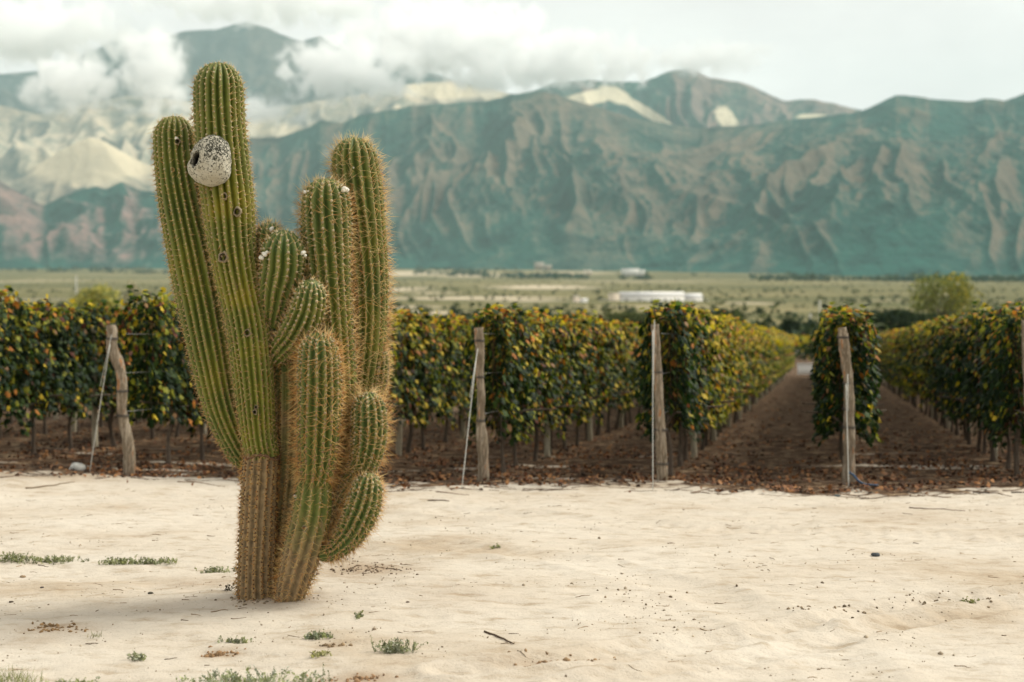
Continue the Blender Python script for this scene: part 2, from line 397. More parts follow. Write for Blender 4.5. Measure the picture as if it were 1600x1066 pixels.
for (x, y, rx, ry, a) in [(735, 466, 140, 2.6, .8), (850, 449, 75, 3.2, .9), (640, 427, 60, 4, .8), (740, 430, 60, 4, .55), (655, 490, 60, 4, .8), (640, 480, 50, 2.5, .6), (628, 452, 40, 3, .9), (680, 458, 40, 2, .5), (820, 470, 60, 2, .6),
                          (60, 468, 60, 2, .4), (1170, 474, 40, 1.6, .6), (1000, 440, 120, 2, .3), (1010, 480, 100, 2, .25), (20, 440, 80, 2.5, .3), (900, 426, 60, 3, .35), (1440, 470, 120, 1.6, .2)]:
    dd_ = np.geomspace(200, 9000, 400); yy_ = HZ - (plain_z(dd_) - CAMZ) / dd_ * F; k_ = np.argmin(np.abs(yy_ - y)); d = dd_[k_]; dlo, dhi = dd_[np.argmin(np.abs(yy_ - y - ry))], dd_[np.argmin(np.abs(yy_ - y + ry))]
    hw_ = max((dhi - dlo) / 2, d * .02); X_ = (x - 800) / F * d
    q_ = ((GX - X_) / (rx / F * d)) ** 2 + ((GY - d - 0.12 * (GX - X_)) / hw_) ** 2
    bare_ = np.maximum(bare_, a * np.exp(-q_ ** 1.5) * (.55 + .9 * vnoise(GX / d * 60, GY / d * 90, 91)))
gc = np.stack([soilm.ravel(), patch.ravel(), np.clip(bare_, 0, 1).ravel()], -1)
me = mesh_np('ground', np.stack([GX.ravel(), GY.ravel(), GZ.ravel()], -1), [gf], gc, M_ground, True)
link('ground', me, kind='structure')

# ------------------------------------------------------------------ mountains
def mountain(name, ridge, foot, df, dr, mat, amp, spur, seed, nu=420, nv=190, back=0.5, pow_=1.1, sunlit=None, detail=1.0, slant=0.6):
    ridge = np.array(ridge, float); foot = np.array(foot, float)
    u = np.linspace(ridge[0, 0], ridge[-1, 0], nu); v = np.concatenate([np.linspace(0, 1, nv) ** 1.0, 1 + np.linspace(0.03, back, 22)])
    U, V = np.meshgrid(u, v)
    if np.ndim(df): DF = np.interp(U, *np.array(df, float).T)
    else: DF = np.full_like(U, df)
    if np.ndim(dr): DR = np.interp(U, *np.array(dr, float).T)
    else: DR = np.full_like(U, dr)
    DR = DR + 260 * fbm(U / 130, U * 0 + seed, 3, seed + 5)
    D = DF + (DR - DF) * V
    X = (U - 800) / F * D
    ry = np.interp(U, ridge[:, 0], ridge[:, 1]) + 1.6 * fbm(U / 14, U * 0 + 3, 4, seed)
    fy = np.interp(U, foot[:, 0], foot[:, 1]) + 5 * fbm(U / 90, U * 0 + 9, 3, seed)
    zr = CAMZ - (ry - HZ) / F * DR; zf = CAMZ - (fy - HZ) / F * DF - 25
    Vc = np.minimum(V, 1)
    H = zf + (zr - zf) * Vc ** pow_ - (zr - zf) * np.maximum(V - 1, 0) * 1.3
    env = np.sin(np.pi * np.clip(Vc, 0, 1) ** 0.85) ** 0.8
    env = env * np.clip(0.15 + V / 0.42, 0, 1); env = np.where(V > 1, 0.25, env)
    # spurs run down from the crest; hollows are cut between them
    Uw = X / D * (0.5 * (DF + DR))
    wx = 0.9 * fbm(X / 1700, D / 2600, 3, seed + 2) + 0.30 * fbm(X / 520, D / 900, 3, seed + 3)
    a = Uw / spur + wx * 1.3 + slant * V * 1.6
    s1 = 1 - np.abs(2 * vnoise(a, V * 1.1 + 3, seed + 11) - 1) ** 1.05
    a2 = Uw / (spur * 0.42) + wx * 2.4 + slant * V * 3.2
    s2 = 1 - np.abs(2 * vnoise(a2, V * 2.3 + 0.6 * wx, seed + 20) - 1) ** 1.0
    a3 = Uw / (spur * 0.17) + wx * 4 - slant * V * 2 + 1.2 * s1
    s3 = 1 - np.abs(2 * vnoise(a3, V * 6, seed + 40) - 1) ** 0.85
    s4 = ridged(X / (spur * 0.16), D / (spur * 0.30) + wx, 4, seed + 60, 0.55)
    s5 = ridged(X / (spur * 0.07) + wx * 3, D / (spur * 0.16), 3, seed + 80, 0.6)
    rel = 0.52 * s1 + 0.40 * s2 + 0.22 * s3 + 0.10 * detail * s4 + 0.03 * s5 - 0.72
    H = H + amp * (zr - zf) * env * rel
    gx_ = np.gradient(H, axis=1) / np.maximum(np.gradient(X, axis=1), 1e-3)      # slope toward or away from the sun, for the painted lit side
    dry = np.clip(0.5 - gx_ * 0.55, 0, 1) * np.clip(0.55 + V, 0, 1)  # marks sun-facing spur sides; their lit brown is painted as colour
    col = np.stack([np.clip(0.72 * dry + 0.28 * s2, 0, 1), np.zeros_like(U), np.zeros_like(U)], -1)  # dry here is the sun-facing side mask, painted as lit brown
    if sunlit:
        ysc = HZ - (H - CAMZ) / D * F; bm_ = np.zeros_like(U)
        for (x, y, rx, rz, ang, am) in sunlit:
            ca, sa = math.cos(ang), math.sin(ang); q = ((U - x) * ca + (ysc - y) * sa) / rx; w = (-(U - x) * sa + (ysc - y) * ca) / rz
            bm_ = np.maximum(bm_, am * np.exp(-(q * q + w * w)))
        col[..., 1] = bm_  # green channel: painted sunlight patches at set places
    nv_ = len(v); i = np.arange(nv_ - 1)[:, None] * nu; j = np.arange(nu - 1)[None, :]
    f = np.stack([i + j, i + j + 1, i + nu + j + 1, i + nu + j], -1).reshape(-1, 4)
    me = mesh_np(name, np.stack([X, D, H], -1).reshape(-1, 3), [f], col.reshape(-1, 3), mat, True)
    link(name, me, kind='structure')

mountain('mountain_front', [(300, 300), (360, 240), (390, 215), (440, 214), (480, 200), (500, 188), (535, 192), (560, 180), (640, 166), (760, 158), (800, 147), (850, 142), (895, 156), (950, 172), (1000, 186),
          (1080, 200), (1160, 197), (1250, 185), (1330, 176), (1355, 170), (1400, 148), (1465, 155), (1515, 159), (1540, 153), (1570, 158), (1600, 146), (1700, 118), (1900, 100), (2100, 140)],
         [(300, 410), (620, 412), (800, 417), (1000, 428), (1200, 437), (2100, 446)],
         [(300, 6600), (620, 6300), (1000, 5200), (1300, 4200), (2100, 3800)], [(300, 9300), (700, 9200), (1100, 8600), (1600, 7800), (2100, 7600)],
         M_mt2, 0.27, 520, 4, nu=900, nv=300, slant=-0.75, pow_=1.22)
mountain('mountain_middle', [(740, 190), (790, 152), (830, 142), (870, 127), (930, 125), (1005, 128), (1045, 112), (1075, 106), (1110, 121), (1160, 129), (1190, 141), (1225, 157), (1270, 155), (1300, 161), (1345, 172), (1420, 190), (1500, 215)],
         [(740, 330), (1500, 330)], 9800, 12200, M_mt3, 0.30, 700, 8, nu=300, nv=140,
         sunlit=[(925, 152, 45, 11, -0.15, 1.2), (1010, 175, 75, 8, 0.55, 1.1), (1135, 185, 26, 16, 0.9, .9), (1270, 183, 30, 6, 0, .9), (960, 148, 30, 14, 0.4, 1.0)])
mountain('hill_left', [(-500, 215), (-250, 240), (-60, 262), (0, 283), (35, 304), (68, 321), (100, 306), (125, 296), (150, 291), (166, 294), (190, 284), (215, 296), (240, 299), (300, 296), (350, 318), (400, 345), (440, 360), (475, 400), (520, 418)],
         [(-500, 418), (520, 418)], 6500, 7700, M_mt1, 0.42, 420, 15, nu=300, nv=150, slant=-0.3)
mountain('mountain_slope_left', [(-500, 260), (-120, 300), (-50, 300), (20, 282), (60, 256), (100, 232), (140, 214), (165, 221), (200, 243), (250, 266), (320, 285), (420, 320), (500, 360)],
         [(-500, 405), (500, 405)], 8200, 9700, M_mt4, 0.30, 700, 23, nu=220, nv=90, sunlit=[(140, 250, 110, 40, 0, 1.2)])
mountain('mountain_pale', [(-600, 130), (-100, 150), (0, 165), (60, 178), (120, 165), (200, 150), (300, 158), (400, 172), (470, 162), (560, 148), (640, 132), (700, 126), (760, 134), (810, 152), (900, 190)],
         [(-600, 380), (900, 380)], 9900, 13200, M_mt4, 0.32, 900, 29, nu=420, nv=150, sunlit=[(660, 140, 120, 12, 0.05, 1.2), (330, 200, 180, 30, 0, .7), (90, 260, 100, 40, 0, .6)])
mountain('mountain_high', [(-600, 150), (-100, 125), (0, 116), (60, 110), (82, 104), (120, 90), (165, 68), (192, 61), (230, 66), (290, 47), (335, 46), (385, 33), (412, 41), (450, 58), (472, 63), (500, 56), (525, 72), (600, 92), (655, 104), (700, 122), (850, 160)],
         [(-600, 300), (850, 300)], 14200, 16500, M_mt5, 0.30, 900, 37, nu=320, nv=120)

# ------------------------------------------------------------------ air between the camera and the mountains
g = Geo(); box(g, (-13000, -2500, -1.2), (13000, 20500, 3900))
m = Mat('haze_air'); m.t.nodes.remove(m.b)
pv = m.n('VolumePrincipled'); pv.inputs['Color'].default_value = (0.68, 0.89, 0.92, 1); pv.inputs['Density'].default_value = 3.0e-5; pv.inputs['Anisotropy'].default_value = 0.0
m.l(pv.outputs[0], m.out.inputs['Volume'])
hz = g.mesh('haze', m.m); link('haze', hz, kind='stuff')

# ------------------------------------------------------------------ clouds hanging on the mountains
def cloud(x, y, rx, ry, d, dens, seed, label, thick=1.0):
    c = pix(x, y, d); sx_, sz_ = rx / F * d, ry / F * d; sy_ = 0.5 * (sx_ + sz_) * thick
    V, f = ICO3; me = mesh_np('cloud', V * (1 + 0.05 * fbm(V[:, 0] * 2 + seed, V[:, 2] * 2, 2, seed))[:, None], [f], None, None, True)
    m = Mat('cloud'); m.t.nodes.remove(m.b)
    tcn = m.n('TexCoord'); ob = tcn.outputs['Object']
    ln = m.n('VectorMath', operation='LENGTH'); m.l(ob, ln.inputs[0])
    mp_ = m.n('Mapping'); mp_.inputs['Scale'].default_value = (rx / 60, 1.0, ry / 60); mp_.inputs['Location'].default_value = (seed * 3.7, seed * 1.3, 0); m.l(ob, mp_.inputs[0])
    nz = m.n('TexNoise', Scale=1.9, Detail=6, Roughness=0.62, Distortion=0.5); m.l(mp_.outputs[0], nz.inputs['Vector'])
    q = m.math('ADD', m.math('MULTIPLY', m.math('SUBTRACT', nz.outputs['Fac'], 0.5), 3.6), m.math('SUBTRACT', 0.55, m.math('POWER', ln.outputs['Value'], 1.5)))
    q = m.math('MULTIPLY', m.math('MULTIPLY', q, 1.9, True), dens)
    edge = m.math('MULTIPLY', m.math('SUBTRACT', 0.97, ln.outputs['Value']), 5.0, True); q = m.math('MULTIPLY', q, edge)
    pv = m.n('VolumePrincipled'); pv.inputs['Color'].default_value = (0.995, 0.995, 0.995, 1); m.l(q, pv.inputs['Density'])
    m.l(pv.outputs[0], m.out.inputs['Volume'])
    me.materials.append(m.m)
    o = link('cloud', me, loc=c, label=label, cat='cloud', group='clouds hanging on the mountains'); o.scale = (sx_, sy_, sz_)
cloud(112, 132, 112, 62, 9300, 0.012, 1, 'low white cloud in front of the pale slope at far left')
cloud(238, 112, 76, 104, 9500, 0.012, 2, 'tall white cloud between the far left slope and the high peak')
cloud(548, 112, 150, 74, 9600, 0.016, 3, 'broad white cloud just right of the tallest cactus stem')
cloud(700, 60, 230, 84, 10200, 0.015, 4, 'pale cloud bank hiding the ridge right of the high peak')
cloud(50, 52, 240, 72, 13500, 0.010, 5, 'grey white cloud bank above the far left ridge')
cloud(900, 92, 210, 56, 9700, 0.010, 6, 'soft cloud lying on the middle ridge top')
cloud(780, 116, 130, 44, 9900, 0.010, 8, 'thin cloud where the pale ridge meets the front mountain')
cloud(420, 2, 300, 40, 13800, 0.010, 7, 'thin cloud veil just above the highest peak')
cloud(1110, 88, 130, 36, 9800, 0.008, 9, 'faint mist over the small dark summit')
cloud(380, 175, 150, 40, 9650, 0.007, 11, 'thin mist trailing across the pale slopes behind the tallest stem')

# ------------------------------------------------------------------ cactus
PXM = 9.33 / F      # metres per photo pixel at the cactus
SPINE_COLS = np.array([(0.66, 0.30, 0.06), (0.55, 0.20, 0.04), (0.72, 0.43, 0.11), (0.76, 0.56, 0.22), (0.36, 0.13, 0.03)])
cactus = bpy.data.objects.new('cactus', None); C.objects.link(cactus)
BASEZ = gz(CX, CY)
cactus.location = (CX, CY, BASEZ)
tag(cactus, 'tall many-stemmed green cactus with orange spines standing on pale sand', 'cactus')
ORIG = np.array((CX, CY, BASEZ))
STEM_DATA = {}
def stem(pts, dy, label, ribs=17, groove=0.30, age=(0.1, 0.35), tint=0.7, sp_len=0.05, sp_n=6, spacing=0.034, top=True, sp_pale=0.4, seed=0, name='stem', dys=None):
    """pts: (photo x, photo y, half width px) from foot to crown; dy: distance behind the cactus plane"""
    pts = np.array(pts, float); n0 = len(pts)
    dl = np.linspace(dys[0], dys[1], n0) if dys else np.full(n0, dy)
    Q = []
    for (x, y, r), e in zip(pts, dl):
        d = CY + e; p = pix(x, y, d) - ORIG; Q.append((*p, r * d / F))
    Q = np.array(Q); L = np.linalg.norm(np.diff(Q[:, :3], axis=0), axis=1).sum()
    n = max(24, int(L / 0.013)); R4, s = catmull(Q, n)
    P = R4[:, :3]; R = np.maximum(R4[:, 3], 0.005).copy()
    if top:     # round the crown
        Rt = R[-1]; k = (L - s) < Rt * 1.25; xx = np.clip(1 - (L - s[k]) / (Rt * 1.25), 0, 1); R[k] = R[k] * np.sqrt(np.clip(1 - xx ** 2.2, 0, 1)) + 0.0015
        # extra rings at the crown
    T, A, B = frames(P)
    spr = 8; seg = ribs * spr; th = np.arange(seg) / seg * 2 * np.pi
    rng = np.random.default_rng(seed + 50)
    cosn = np.abs(np.cos(ribs * th / 2)); prof = cosn ** 0.62
    tw = 0.12 * fbm(s * 0.9, s * 0 + seed, 2, seed)
    wob = 1 + 0.055 * fbm(np.cos(th)[None, :] * 1.2 + s[:, None] * 1.4, np.sin(th)[None, :] * 1.2 + seed, 3, seed)
    gr = np.clip(R / R.max(), 0.25, 1) * groove
    notch = 0.022 * np.cos(s / spacing * 2 * np.pi)[:, None] * (prof[None, :] ** 3)       # areole notches on the crests
    rad = R[:, None] * (1 - gr[:, None] * (1 - prof[None, :]) + notch) * wob
    ang = th[None, :] + tw[:, None] + 0.07 * fbm(np.round(th * ribs / 2 / np.pi)[None, :] * 0.9 + seed, s[:, None] * 1.6, 2, seed + 6) * np.minimum(1, cosn)[None, :] ** 2
    dirs = np.cos(ang)[:, :, None] * A[:, None, :] + np.sin(ang)[:, :, None] * B[:, None, :]
    V = (P[:, None, :] + rad[:, :, None] * dirs)
    i = np.arange(n - 1)[:, None] * seg; j = np.arange(seg)[None, :]; j2 = (j + 1) % seg
    f4 = np.stack([i + j, i + j2, i + seg + j2, i + seg + j], -1).reshape(-1, 4)
    Vv = np.vstack([V.reshape(-1, 3), P[-1] + T[-1] * 0.002]); jj = np.arange(seg); j3 = (jj + 1) % seg
    f3 = np.stack([np.full(seg, len(Vv) - 1), (n - 1) * seg + jj, (n - 1) * seg + j3], -1)
    ag = np.interp(s / L, [0, 1], [age[1], age[0]])
    col = np.stack([np.broadcast_to(prof[None, :] ** 12, (n, seg)), np.broadcast_to(ag[:, None], (n, seg)), np.broadcast_to(np.clip(tint - 0.3 * (s / L > .8)[:, None], 0, 1), (n, seg))], -1).reshape(-1, 3)
    col = np.vstack([col, (0, 0, tint)])
    g = Geo(); g.add(Vv, f3, f4, col)
    so_ = link(name, g.mesh(name, M_skin, True), parent=cactus, label=label)
    # areoles along every rib crest
    crest_i = np.arange(ribs) * spr
    sa = np.arange(0.02 + 0.012 * (seed % 3), L, spacing); ap, an, at, as_ = [], [], [], []
    for c in crest_i:
        ss = sa + rng.uniform(-.004, .004, len(sa)) + (spacing * .5 if (c // spr) % 2 else 0); ss = ss[ss < L - 0.004]
        k = np.clip(np.searchsorted(s, ss), 0, n - 1)
        ap.append(V[k, c]); nn = dirs[k, c] * 1.0
        kk = np.clip(k + 1, 0, n - 1); km = np.clip(k - 1, 0, n - 1); slope = (R[kk] - R[km]) / np.maximum(s[kk] - s[km], 1e-4)
        nn = nn - T[k] * slope[:, None]; nn /= np.linalg.norm(nn, axis=1)[:, None]
        # thin crowding at the crown
        keep = rng.random(len(k)) < np.clip(R[k] / R.max() * 1.6 + 0.25, 0, 1)
        ap[-1] = ap[-1][keep]; an.append(nn[keep]); at.append(T[k][keep]); as_.append(ss[keep])
    ap = np.vstack(ap); an = np.vstack(an); at = np.vstack(at); as_ = np.concatenate(as_)
    # felt cushions
    iv, iff = ICO1; na = len(ap); sz = rng.uniform(0.0055, 0.0088, na) * (1.25 if tint < .6 else .85)
    AV = (ap[:, None, :] + an[:, None, :] * 0.001 + iv[None] * sz[:, None, None]).reshape(-1, 3)
    AF = (iff[None] + (np.arange(na) * len(iv))[:, None, None]).reshape(-1, 3)
    whiten = np.clip((as_ / L - 0.2) * 1.2, 0, 1)[:, None] if name == 'stem' else np.zeros((na, 1))
    ac = ((np.array((0.30, 0.21, 0.12)) if name == 'stem' else np.array((0.07, 0.045, 0.03))) * (1 - whiten) + np.array((0.52, 0.46, 0.30)) * whiten) * rng.uniform(.7, 1.15, (na, 1))
    gg = Geo(); gg.add(AV, AF, None, np.repeat(ac, len(iv), 0)); link('areoles', gg.mesh('areoles', M_areole, True), parent=so_, kind='stuff')
    # spines
    N = na * sp_n; rep = np.repeat(np.arange(na), sp_n)
    rd = rng.normal(size=(N, 3)); rd -= an[rep] * (rd * an[rep]).sum(1)[:, None]; rd /= np.linalg.norm(rd, axis=1)[:, None]
    el = rng.uniform(0.05, 1.5, N)[:, None]
    dr = an[rep] * (0.25 + el * 0.75) + rd * rng.uniform(.45, 1.0, (N, 1)) + np.array((0, 0, -0.10))
    dr /= np.linalg.norm(dr, axis=1)[:, None]
    ln = sp_len * rng.uniform(0.35, 1.0, N) * np.where(rng.random(N) < 0.10, 1.45, 1.0)
    crown = np.clip((as_[rep] / L - 0.93) / 0.07, 0, 1) if top else np.zeros(N)
    ln = ln * (1 - 0.25 * crown); wv = rng.uniform(0.0013, 0.0020, N)
    e1 = np.cross(dr, rng.normal(size=(N, 3))); e1 /= np.linalg.norm(e1, axis=1)[:, None]; e2 = np.cross(dr, e1)
    b = ap[rep]; VV = np.empty((N, 4, 3))
    for q, a_ in enumerate((0, 2.094, 4.189)): VV[:, q] = b + (e1 * math.cos(a_) + e2 * math.sin(a_)) * wv[:, None]
    VV[:, 3] = b + dr * ln[:, None]
    FI = (np.array([(0, 1, 3), (1, 2, 3), (2, 0, 3)])[None] + (np.arange(N) * 4)[:, None, None]).reshape(-1, 3)
    ci = rng.integers(0, 5, N); sc = SPINE_COLS[ci]; pale = np.array((0.78, 0.62, 0.32))
    pw = np.clip(sp_pale * rng.random(N) * 1.6 + crown * 0.5, 0, 0.9)[:, None]; sc = sc * (1 - pw) + pale * pw
    gg = Geo(); gg.add(VV.reshape(-1, 3), FI, None, np.repeat(sc, 4, 0)); link('spines', gg.mesh('spines', M_spine), parent=so_, kind='stuff')
    return so_

sB = stem([(411, 716, 27), (404, 678, 28), (396, 593, 32), (386, 510, 34), (372, 440, 36), (362, 380, 38), (356, 320, 41), (348, 255, 41), (343, 200, 39.5), (341, 150, 39), (341, 97, 37)], 0.0,
     'tallest stem, straight and olive green, ringed by small holes', ribs=21, sp_len=0.046, sp_n=4, spacing=0.036, age=(0.05, 0.22), tint=1.0, sp_pale=.5, seed=1)
sA = stem([(392, 722, 20), (376, 700, 26), (350, 640, 31), (332, 560, 35), (316, 480, 37), (300, 400, 37), (284, 320, 35), (274, 250, 33), (270, 181, 31)], 0.16,
     'long curved stem leaning out at the far left', ribs=19, sp_len=0.048, sp_n=4, age=(0.05, 0.18), tint=0.75, sp_pale=.35, seed=2)
sF = stem([(524, 760, 24), (530, 690, 27), (528, 600, 30), (521, 520, 33), (514, 450, 36), (510, 380, 39), (509, 325, 39), (508, 278, 35)], 0.08,
     'broad rounded stem in the middle right, shorter than its neighbour', ribs=17, sp_len=0.105, sp_n=5, tint=0.55, sp_pale=.45, seed=3)
sG = stem([(522, 790, 20), (545, 700, 22), (562, 620, 26), (570, 560, 29), (574, 500, 31), (573, 430, 33), (567, 360, 35), (560, 300, 38), (554, 250, 36), (552, 214, 32)], 0.30,
     'second tallest stem at the upper right with a prickly crown', ribs=17, sp_len=0.115, sp_n=5, tint=0.7, sp_pale=.55, seed=4)
sG2 = stem([(572, 640, 10), (586, 610, 14), (592, 580, 15), (594, 545, 12)], 0.30, 'tiny side bud stem on the right edge', ribs=11, sp_len=0.07, sp_n=7, spacing=.028, tint=0.4, sp_pale=.7, seed=12)
sE1 = stem([(428, 450, 20), (424, 410, 25), (421, 380, 25), (420, 347, 20)], 0.12, 'small stem half hidden behind the others', ribs=13, sp_len=0.075, sp_n=7, spacing=.03, tint=0.4, sp_pale=.6, seed=5)
sE2 = stem([(424, 505, 18), (428, 480, 25), (433, 450, 32), (440, 420, 35), (442, 392, 34), (444, 359, 27)], -0.10, 'egg-shaped upper side stem with white buds', ribs=15, sp_len=0.06, sp_n=5, spacing=.036, age=(0, .05), tint=0.35, sp_pale=.6, seed=6, dys=(0.05, -0.10))
sE3 = stem([(428, 560, 17), (442, 545, 22), (460, 525, 27), (474, 500, 28), (483, 475, 27), (488, 437, 20)], -0.12, 'egg-shaped side stem bending up from the left', ribs=15, sp_len=0.06, sp_n=5, spacing=.036, age=(0, .05), tint=0.35, sp_pale=.6, seed=7, dys=(0.05, -0.20))
sH2 = stem([(450, 952, 20), (458, 915, 25), (472, 865, 30), (486, 810, 31), (491, 765, 28), (492, 742, 26)], -0.14, 'thick lower stem rising from the ground, scarred and greyish', ribs=13, groove=.18, sp_len=0.08, sp_n=6, age=(0.30, 0.95), tint=.8, top=False, seed=8)
sH = stem([(492, 756, 24), (496, 725, 30), (498, 670, 34), (499, 610, 34), (498, 560, 32), (497, 519, 25)], -0.18, 'front column stem with dense orange spines', ribs=16, sp_len=0.12, sp_n=6, spacing=.03, age=(0, .1), tint=0.3, sp_pale=.25, seed=9)
sI = stem([(498, 872, 18), (512, 835, 22), (532, 790, 22), (550, 755, 20), (567, 725, 24), (575, 690, 28), (576, 650, 28), (573, 612, 21)], -0.05, 'short right side stem standing above the lowest one', ribs=15, sp_len=0.115, sp_n=6, spacing=.03, age=(-.1, .9), tint=0.15, sp_pale=.4, seed=10)  # foot age raised to darken the lower part like the shaded gap there
sJ = stem([(500, 866, 12), (522, 858, 17), (543, 838, 23), (559, 810, 27), (570, 780, 27), (577, 738, 20)], -0.16, 'lowest right side stem curving up from the base', ribs=15, sp_len=0.08, sp_n=7, spacing=.03, age=(0, .12), tint=0.1, sp_pale=.4, seed=11)
sC = stem([(401, 952, 31), (400, 900, 28.5), (402, 840, 28), (405, 770, 28), (408, 722, 28), (409, 706, 25)], 0.0, 'brown corky main trunk below the tallest stem', ribs=15, groove=.20, sp_len=0.05, sp_n=7, spacing=.03, age=(0.75, 1.05), top=False, seed=13, name='trunk', sp_pale=.15)
sD = stem([(436, 945, 22), (440, 880, 25), (447, 800, 28), (453, 720, 30), (456, 640, 32), (455, 570, 30), (448, 520, 24)], 0.16, 'shaded back trunk between the two front trunks', ribs=14, groove=.14, sp_len=0.05, sp_n=6, spacing=.03, age=(0.4, 0.8), top=False, seed=14, name='trunk', sp_pale=.15)

# holes, buds and the scar where the tall stem meets the trunk
m = Mat('hole_dark', 1.0, 0.0); M_hole = m.base((0.02, 0.014, 0.01))
def hole(par, x, y, d, r, pale=(0.26, 0.21, 0.13)):
    c = pix(x, y, CY + d) - ORIG; g = Geo(); rr = r * PXM
    rng = np.random.default_rng(int(x + y)); k = 14; th = np.arange(k) / k * 2 * np.pi; rj = rng.uniform(.8, 1.25, k)
    ring = [np.stack([np.cos(th) * rr * q * (rj if q > .9 else 1), np.full(k, yy), np.sin(th) * rr * q * 1.15 * (rj if q > .9 else 1)], -1) + c for q, yy in ((1.6, .012), (1.3, -.004), (0.9, -.005), (0.8, 0.04))]
    V = np.vstack(ring + [c + np.array((0, .045, 0))]); F4 = []; F3 = []
    for q in range(3):
        for t in range(k): F4.append((q * k + t, q * k + (t + 1) % k, (q + 1) * k + (t + 1) % k, (q + 1) * k + t))
    for t in range(k): F3.append((3 * k + t, 3 * k + (t + 1) % k, 4 * k))
    cols = np.vstack([np.tile(pale, (2 * k, 1)), np.tile((0.03, 0.02, 0.013), (2 * k + 1, 1))])
    g.add(V, F3, F4, cols); link('hole', g.mesh('hole', M_attr, True), parent=par)
for (x, y, r) in [(350, 307, 3.2), (370, 331, 4.0), (348, 402, 5.0), (386, 520, 3.6), (398, 644, 2.4), (400, 636, 2.0)]:
    hole(sB, x, y, -0.165 if y < 420 else -0.14, r)
hole(sA, 277, 221, 0.02, 3.0); hole(sA, 269, 265, 0.02, 2.0, (0.45, 0.33, 0.12)); hole(sH2, 476, 826, -0.27, 3.0)
def bud(par, x, y, d, r):
    c = pix(x, y, CY + d) - ORIG; g = Geo(); rng = np.random.default_rng(int(x * 3 + y)); V, f = ICO2
    for q in range(4):
        g.add(V * (1 + .2 * fbm(V[:, 0] * 3, V[:, 1] * 3 + q, 2, q))[:, None] * r * PXM * rng.uniform(.5, .85) + c + rng.normal(size=3) * r * PXM * .45, f, None, np.array((0.74, 0.72, 0.62)) * rng.uniform(.85, 1.05))
    link('flower_bud', g.mesh('flower_bud', M_areole, True), parent=par)
for a in [(sE2, 408, 400, -0.16, 4.5), (sE2, 415, 396, -0.18, 4.0), (sE2, 473, 396, -0.18, 4.0), (sE1, 424, 358, 0.0, 4.0), (sF, 538, 296, -.02, 5), (sF, 477, 300, -.02, 3.5), (sA, 276, 217, 0.02, 2.6), (sA, 298, 185, .06, 3), (sB, 392, 482, -.06, 3.2), (sH2, 471, 766, -.2, 3), (sH2, 462, 775, -.18, 3), (sG, 302 + 250, 262, .14, 2)]:
    bud(*a)
# ragged cork ring under the tall stem
g = Geo(); c0 = pix(410, 713, CY) - ORIG; th = np.linspace(0, 2 * np.pi, 41)[:-1]; rg = np.random.default_rng(3)
rr = 27.5 * PXM * (1 + rg.uniform(-.05, .07, 40)); pts = np.stack([np.cos(th) * rr, np.sin(th) * rr, 0.012 * np.sin(3 * th) + rg.uniform(-.008, .008, 40)], -1) + c0
pts = np.vstack([pts, pts[:1]]); tube(g, pts, 0.008, 7, 82, (0.16, 0.09, 0.05), 0.6); link('cork_ring', g.mesh('cork_ring', M_attr, True), parent=cactus)

# ------------------------------------------------------------------ speckled nest on the tallest stem
oz = np.array([(480, 90), (560, 105), (650, 170), (700, 260), (722, 400), (725, 550), (710, 660), (620, 770), (480, 815), (330, 800), (200, 720), (120, 620), (105, 530), (150, 440), (220, 240), (330, 130)], float)
oz = (oz - (430, 450)) / 8.88; oth = np.arctan2(-oz[:, 1], oz[:, 0]); orr = np.hypot(oz[:, 0], oz[:, 1]); od = np.argsort(oth); oth = oth[od]; orr = orr[od]
V, f = ICO5; th = np.arctan2(V[:, 2], V[:, 0]); Rr = np.interp(th, np.concatenate([oth - 2 * np.pi, oth, oth + 2 * np.pi]), np.tile(orr, 3)) * PXM * 0.95
Q = np.stack([V[:, 0] * Rr, V[:, 1] * 0.125, V[:, 2] * Rr], -1) * (1 + 0.045 * fbm(V[:, 0] * 4, V[:, 2] * 4 + V[:, 1], 3, 2))[:, None]
hx, hzz = (270 - 430) / 8.88 * PXM, -(455 - 450) / 8.88 * PXM
e = ((Q[:, 0] - hx - 0.25 * (Q[:, 2] - hzz)) / 0.021) ** 2 + ((Q[:, 2] - hzz) / 0.040) ** 2
inn = (Q[:, 1] < 0) * np.clip(1.35 - e, 0, 1); Q[:, 1] += np.minimum(inn * 2.2, 1) * 0.10
ncol = np.zeros((len(Q), 3)); ncol[:, 0] = np.clip(inn * 2.5, 0, 1)
m = Mat('nest_paper', 0.8, 0.2)
sp = m.n('SeparateColor'); m.l(m.attr(), sp.inputs[0]); tcn = m.n('TexCoord'); sxx = m.n('SeparateXYZ'); m.l(tcn.outputs['Object'], sxx.inputs[0])
n = m.noise(78, 5, 0.7, dist=0.8); n0 = m.noise(7, 3)
thr = m.math('ADD', n, m.math('MULTIPLY', m.math('ADD', sxx.outputs[2], 0.06), 0.38)); thr = m.math('ADD', thr, m.math('MULTIPLY', m.math('SUBTRACT', n0, .5), .25))
pale = m.ramp(n0, [(0.3, (0.46, 0.42, 0.31)), (0.7, (0.66, 0.64, 0.54))])
c = m.mix(pale, (0.045, 0.045, 0.03), m.ramp(thr, [(0.525, 0.0), (0.56, 1.0)]))
c = m.mix(c, (0.015, 0.015, 0.014), sp.outputs[0]); m.bump(m.math('ADD', n, n0), 1.0, 0.012); m.base(c)
nest_c = pix(280 + 430 / 8.88, 200 + 450 / 8.88, CY - 0.20)
me = mesh_np('nest', Q, [f], ncol, m.m, True)
link('nest', me, loc=nest_c, label='white and black speckled round nest stuck on the tallest cactus stem', cat='nest')

